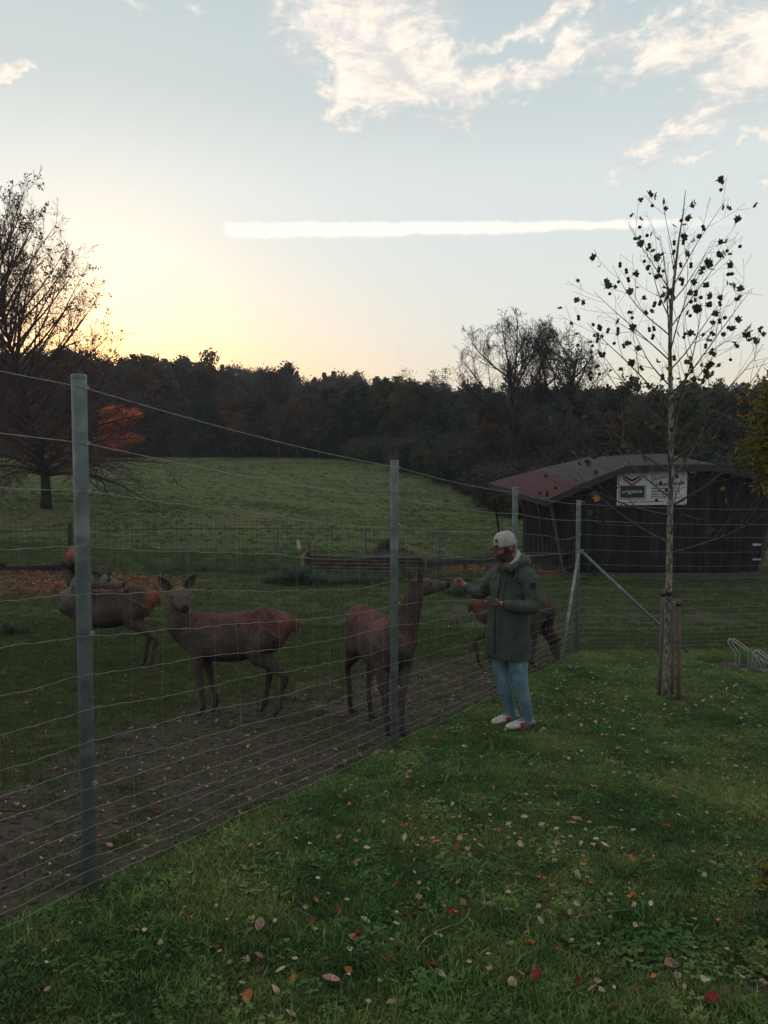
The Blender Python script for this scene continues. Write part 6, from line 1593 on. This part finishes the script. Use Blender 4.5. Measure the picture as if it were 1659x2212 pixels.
def build_leaves():
    C_ = {'tan': ((.52, .36, .26), (.36, .23, .16)), 'pink': ((.46, .26, .21), (.30, .16, .13)), 'orange': ((.55, .17, .05), (.38, .11, .04)), 'red': ((.32, .045, .035), (.20, .03, .025)),
          'brown': ((.19, .080, .052), (.11, .050, .035)), 'cream': ((.54, .46, .30), (.40, .32, .21)), 'yellow': ((.48, .34, .09), (.34, .24, .07))}
    W_ = {'tan': 'pale tan', 'pink': 'dull pinkish', 'orange': 'bright orange', 'red': 'dark red', 'brown': 'brown', 'cream': 'cream coloured', 'yellow': 'yellow'}
    LMs = {}
    for i, (k, (a, b)) in enumerate(C_.items()):
        mt = leafmat('fallen_'+k, a, b, .15, .7, .25, 6); LMs[k] = [fallen(i*9+j, mt, 'oval' if j < 2 else 'lobed') for j in range(3)]
    rnd = random.Random(77); cnt = {}
    def put(X, Y, k, s, label=None, v=None):
        o = link('fallen_leaf', LMs[k][(0, 1, 0, 1, 2)[rnd.randrange(5)] if v is None else v]); o.location = (X, Y, ground(X, Y) + (.020 if lawn_side(X, Y) else .010)); o.scale = (s*.78, s*.64, s*.9); o.rotation_euler = (rnd.gauss(0, .38), rnd.gauss(0, .38), rnd.random()*6.28)
        fs = fence_side(X, Y)
        if not lawn_side(X, Y): side = 'on the paddock soil ' + ('near the first post' if Y < 4.6 else 'between the first and middle posts' if Y < 6.2 else 'below the deer')
        elif (X-2.97)**2 + (Y-8.1)**2 < 2.0: side = 'round the staked plane tree'
        elif (X-1.15)**2 + (Y-6.7)**2 < 1.1: side = 'on the grass near the man'
        elif fs < .75: side = 'on the grass verge along the fence'
        elif Y < 3.2: side = 'on the lawn at the very front, ' + ('left half' if X < 0 else 'right half')
        elif Y < 4.4: side = 'on the lawn in the foreground, ' + ('left half' if X < 0 else 'right half')
        else: side = 'on the middle of the lawn, ' + ('left of the man' if X < .9 else 'right of the man')
        tag(o, label or W_[k] + ' fallen leaf lying ' + side, 'leaf', None if label else W_[k] + ' leaves ' + side)
    def c7(x, y): return (493.7+.3968*x, 1591+.3968*y)
    def c8_(x, y): return (1097+.3386*x, 1536+.3386*y)
    big = [(c7(170, 1072), 'tan', .085, 'large pale curled leaf on the lawn below the middle post'), (c7(555, 1358), 'pink', .085, 'large pale pink curled leaf near the bottom edge of the lawn'), (c7(708, 1115), 'red', .075, 'dark red leaf on the lawn left of the bent straw stalk'),
           (c7(1105, 1292), 'red', .085, 'large dull red oval leaf just below the bent straw stalk'), (c7(98, 1442), 'orange', .075, 'bright orange leaf at the lower left of the lawn'), (c7(1645, 1155), 'orange', .070, 'bright orange leaf right of the bent straw stalk'),
           (c7(948, 514), 'orange', .062, 'single orange leaf between the man and the bent straw stalk'), (c7(905, 828), 'red', .055, 'small bright red leaf in the middle of the lawn'), (c7(975, 275), 'tan', .075, 'pale tan leaf on the lawn right of the middle post'),
           (c7(280, 512), 'brown', .085, 'brown leaf standing at the grass edge by the fence'), (c7(1222, 980), 'red', .080, 'dark red leaf beside the end of the bent straw stalk'), (c7(1060, 968), 'tan', .070, 'pale leaf above the bent straw stalk'),
           (c8_(1035, 1668), 'pink', .095, 'large pinkish red leaf at the lower right of the lawn'), (c8_(180, 1742), 'red', .075, 'bright red leaf near the bottom centre of the lawn'), (c8_(1285, 1888), 'red', .075, 'upright red leaf at the bottom right among clover'),
           (c8_(776, 1595), 'orange', .070, 'brownish orange leaf below the bare soil scar'), (c8_(680, 1940), 'orange', .075, 'orange and cream leaf at the bottom edge of the lawn'), (c8_(788, 966), 'orange', .085, 'pair sized orange leaf on the lawn below the tree'),
           (c8_(1055, 404), 'yellow', .075, 'yellowish leaf on the lawn below the plane tree'), (c8_(1413, 270), 'orange', .070, 'orange leaf at the right, behind the plane tree stakes'), (c8_(583, 262), 'orange', .070, 'pale orange leaf left of the plane tree base')]
    for (px, py), k, s, lb in big: q = hit(px, py); put(q.x, q.y, k, s, lb, 0)
    for l in ((890, 95, 'tan'), (1240, 620, 'orange'), (1283, 648, 'red'), (1310, 660, 'cream'), (870, 1262, 'red'), (655, 1310, 'orange'), (352, 1353, 'orange'), (40, 600, 'brown'), (460, 1035, 'red'), (600, 970, 'red'), (625, 1028, 'pink'), (700, 705, 'tan'), (720, 440, 'tan'),
              (1067, 458, 'pink'), (1367, 508, 'orange'), (1467, 515, 'orange'), (1482, 528, 'pink'), (1288, 828, 'brown'), (1247, 810, 'pink'), (1280, 925, 'orange'), (972, 1000, 'red'), (1288, 1222, 'brown'), (1165, 1248, 'cream'), (1150, 1330, 'cream'), (1540, 1390, 'tan'), (1010, 1512, 'cream'),
              (910, 1155, 'orange'), (675, 1128, 'pink'), (525, 1105, 'cream'), (285, 1303, 'cream'), (155, 1310, 'brown'), (105, 1245, 'pink'), (165, 1228, 'pink'), (320, 1150, 'tan'), (255, 1413, 'tan'), (335, 1540, 'tan'), (885, 1478, 'tan'), (660, 1190, 'cream'), (1040, 900, 'tan'), (740, 1028, 'cream'), (130, 1028, 'yellow'), (1430, 936, 'cream'), (1530, 1158, 'tan')):
        q = hit(*c7(l[0], l[1])); put(q.x, q.y, l[2], rnd.uniform(.045, .068))
    for l in ((85, 195, 'tan'), (107, 218, 'orange'), (340, 643, 'orange'), (450, 718, 'yellow'), (430, 714, 'cream'), (462, 515, 'red'), (440, 505, 'red'), (380, 940, 'red'), (300, 965, 'cream'), (235, 1215, 'red'), (200, 1283, 'pink'), (260, 1310, 'pink'), (805, 1215, 'orange'), (775, 1222, 'orange'), (205, 1365, 'cream'),
              (145, 1515, 'orange'), (855, 1400, 'orange'), (440, 1045, 'cream'), (445, 1075, 'cream'), (405, 1080, 'tan'), (1258, 1080, 'cream'), (1360, 1085, 'brown'), (1485, 1090, 'yellow'), (1280, 930, 'red'), (940, 1167, 'red'), (600, 1170, 'tan'), (285, 1130, 'pink'), (195, 1080, 'pink'), (1015, 1585, 'pink'), (1085, 1755, 'tan'),
              (300, 1810, 'pink'), (440, 1775, 'red'), (540, 1820, 'tan'), (595, 1832, 'cream'), (20, 1780, 'cream'), (320, 1570, 'tan'), (335, 1578, 'orange'), (365, 1495, 'tan'), (625, 470, 'tan'), (740, 375, 'cream'), (320, 395, 'red'), (373, 362, 'orange'), (348, 78, 'orange'), (1160, 540, 'tan'), (1300, 1003, 'tan'), (1355, 1015, 'cream'), (1015, 752, 'red'), (655, 765, 'pink'), (1640, 650, 'orange'), (1480, 935, 'cream')):
        q = hit(*c8_(l[0], l[1])); put(q.x, q.y, l[2], rnd.uniform(.040, .064))
    # the rest, thinning out with distance
    n = 0; wts0 = 0; wts = ['tan', 'tan', 'cream', 'cream', 'pink', 'orange', 'brown', 'red', 'yellow', 'pink']
    while n < 120:
        Y = sqrt(rnd.uniform(2.6**2, 9.5**2)); X = rnd.uniform(-.5, .5)*Y
        if not lawn_side(X, Y): continue
        if nz(X, Y, 1.2, 91) < rnd.uniform(-.6, .3): continue
        put(X, Y, wts[rnd.randrange(10)], rnd.uniform(.022, .050)); n += 1
    n = 0
    while n < 46:
        Y = sqrt(rnd.uniform(3.2**2, 8.5**2)); X = rnd.uniform(-.5, .3)*Y
        if fence_side(X, Y) > -.05: continue
        put(X, Y, wts[rnd.randrange(10)], rnd.uniform(.028, .055)); n += 1
    # small far leaves: one mass
    kinds = [(LMs[k][j], None) for k in ('tan', 'cream', 'orange', 'pink', 'brown') for j in (0, 1)]
    pts = []
    def sp(X, Y, s, i): pts.append((X, Y, ground(X, Y)+(.028 + .022*rnd.random() if lawn_side(X, Y) else .012), rnd.gauss(0, .3), rnd.gauss(0, .3), rnd.random()*6.28, s, i))
    for _ in range(650):
        Y = sqrt(rnd.uniform(2.5**2, 6**2)); X = rnd.uniform(-.52, .52)*Y; sp(X, Y, rnd.uniform(.012, .028), rnd.randrange(10))
    for _ in range(2900):
        Y = sqrt(rnd.uniform(3.8**2, 15**2)); X = rnd.uniform(-.52, .52)*Y
        if lawn_side(X, Y):
            tr = exp(-((X-3.0)**2+(Y-8.1)**2)/6)
            if nz(X, Y, .9, 33) + tr < rnd.uniform(-.25, .65): continue
            sp(X, Y, rnd.uniform(.020, .046), (0, 2, 3, 2, 3, 1, 4, 6)[rnd.randrange(8)])
        elif rnd.random() < .22: sp(X, Y, rnd.uniform(.02, .045), rnd.randrange(10))
    for _ in range(15000):
        Y = rnd.uniform(14.8, 26.5); X = rnd.uniform(-.56, .3)*Y
        if rnd.random() > litter_at(X, Y): continue
        sp(X, Y, rnd.uniform(.045, .085), (8, 9, 6, 7, 8, 9, 4, 8)[rnd.randrange(8)])
    scatter('leaf_litter', pts, kinds, 'small scattered autumn leaves and the rusty leaf carpet at the back of the paddock', 'leaves')
    # stalks and twigs on the lawn
    straw = pm('straw', (.34, .27, .15), (.25, .19, .10), 20, .7); twg = pm('fallen_twig', (.16, .11, .08), (.10, .07, .055), 20, .8)
    def stalk(name, pix, cf, r, m, label, cat, lift=.035):
        p = [hit(*cf(*q)) + Vector((0, 0, lift)) for q in pix]; pp, rr = smooth_path(p, [r]*len(p), 4); mb = MB(); mb.tube(pp, [r*(1 - .6*i/len(pp)) for i in range(len(pp))], 5)
        tag(mb.obj(name, m, None, True, p[0]), label, cat)
    stalk('dry_stalk', [(1022, 1225), (1060, 1165), (1130, 1110), (1200, 1080), (1270, 1050), (1318, 980)], c7, .0022, straw, 'bent straw coloured grass stalk lying on the lawn in the foreground', 'stalk')
    stalk('dry_stalk', [(1060, 970), (1100, 990), (1125, 1040)], c7, .0016, straw, 'short curved straw stalk just above the long bent one', 'stalk')
    stalk('fallen_twig', [(365, 985), (420, 1010), (465, 1035)], c7, .004, twg, 'short brown twig left of the foreground leaves', 'twig')
    stalk('fallen_twig', [(415, 1368), (560, 1345), (720, 1325), (835, 1322)], c8_, .0035, twg, 'straight thin brown twig lying across the bare soil scar', 'twig')
    stalk('fallen_twig', [(55, 440), (75, 465), (100, 440)], c7, .005, pm('pale_wood', (.40, .27, .19), (.3, .2, .14), 20, .8), 'forked pale twig at the foot of the fence', 'twig', .05)
build_leaves()

# ------------------------------------------------------------------ evening haze
def build_haze():
    m = bpy.data.materials.new('haze'); m.use_nodes = True; nt = m.node_tree; nt.nodes.clear(); out = N(nt, 'ShaderNodeOutputMaterial')
    v = N(nt, 'ShaderNodeVolumePrincipled'); v.inputs['Color'].default_value = (.86, .90, 1.0, 1); v.inputs['Density'].default_value = HAZE; v.inputs['Anisotropy'].default_value = .2
    L(nt, v.outputs[0], out.inputs['Volume']); mb = MB(); mb.box((0, 235, 13.5), (860, 590, 37)); mb.v = [(x, y, z) for x, y, z in mb.v]
    o = mb.obj('haze', m, None, False); o['kind'] = 'stuff'; o['label'] = 'thin evening haze over the fields'
HAZE = .0006
build_haze()
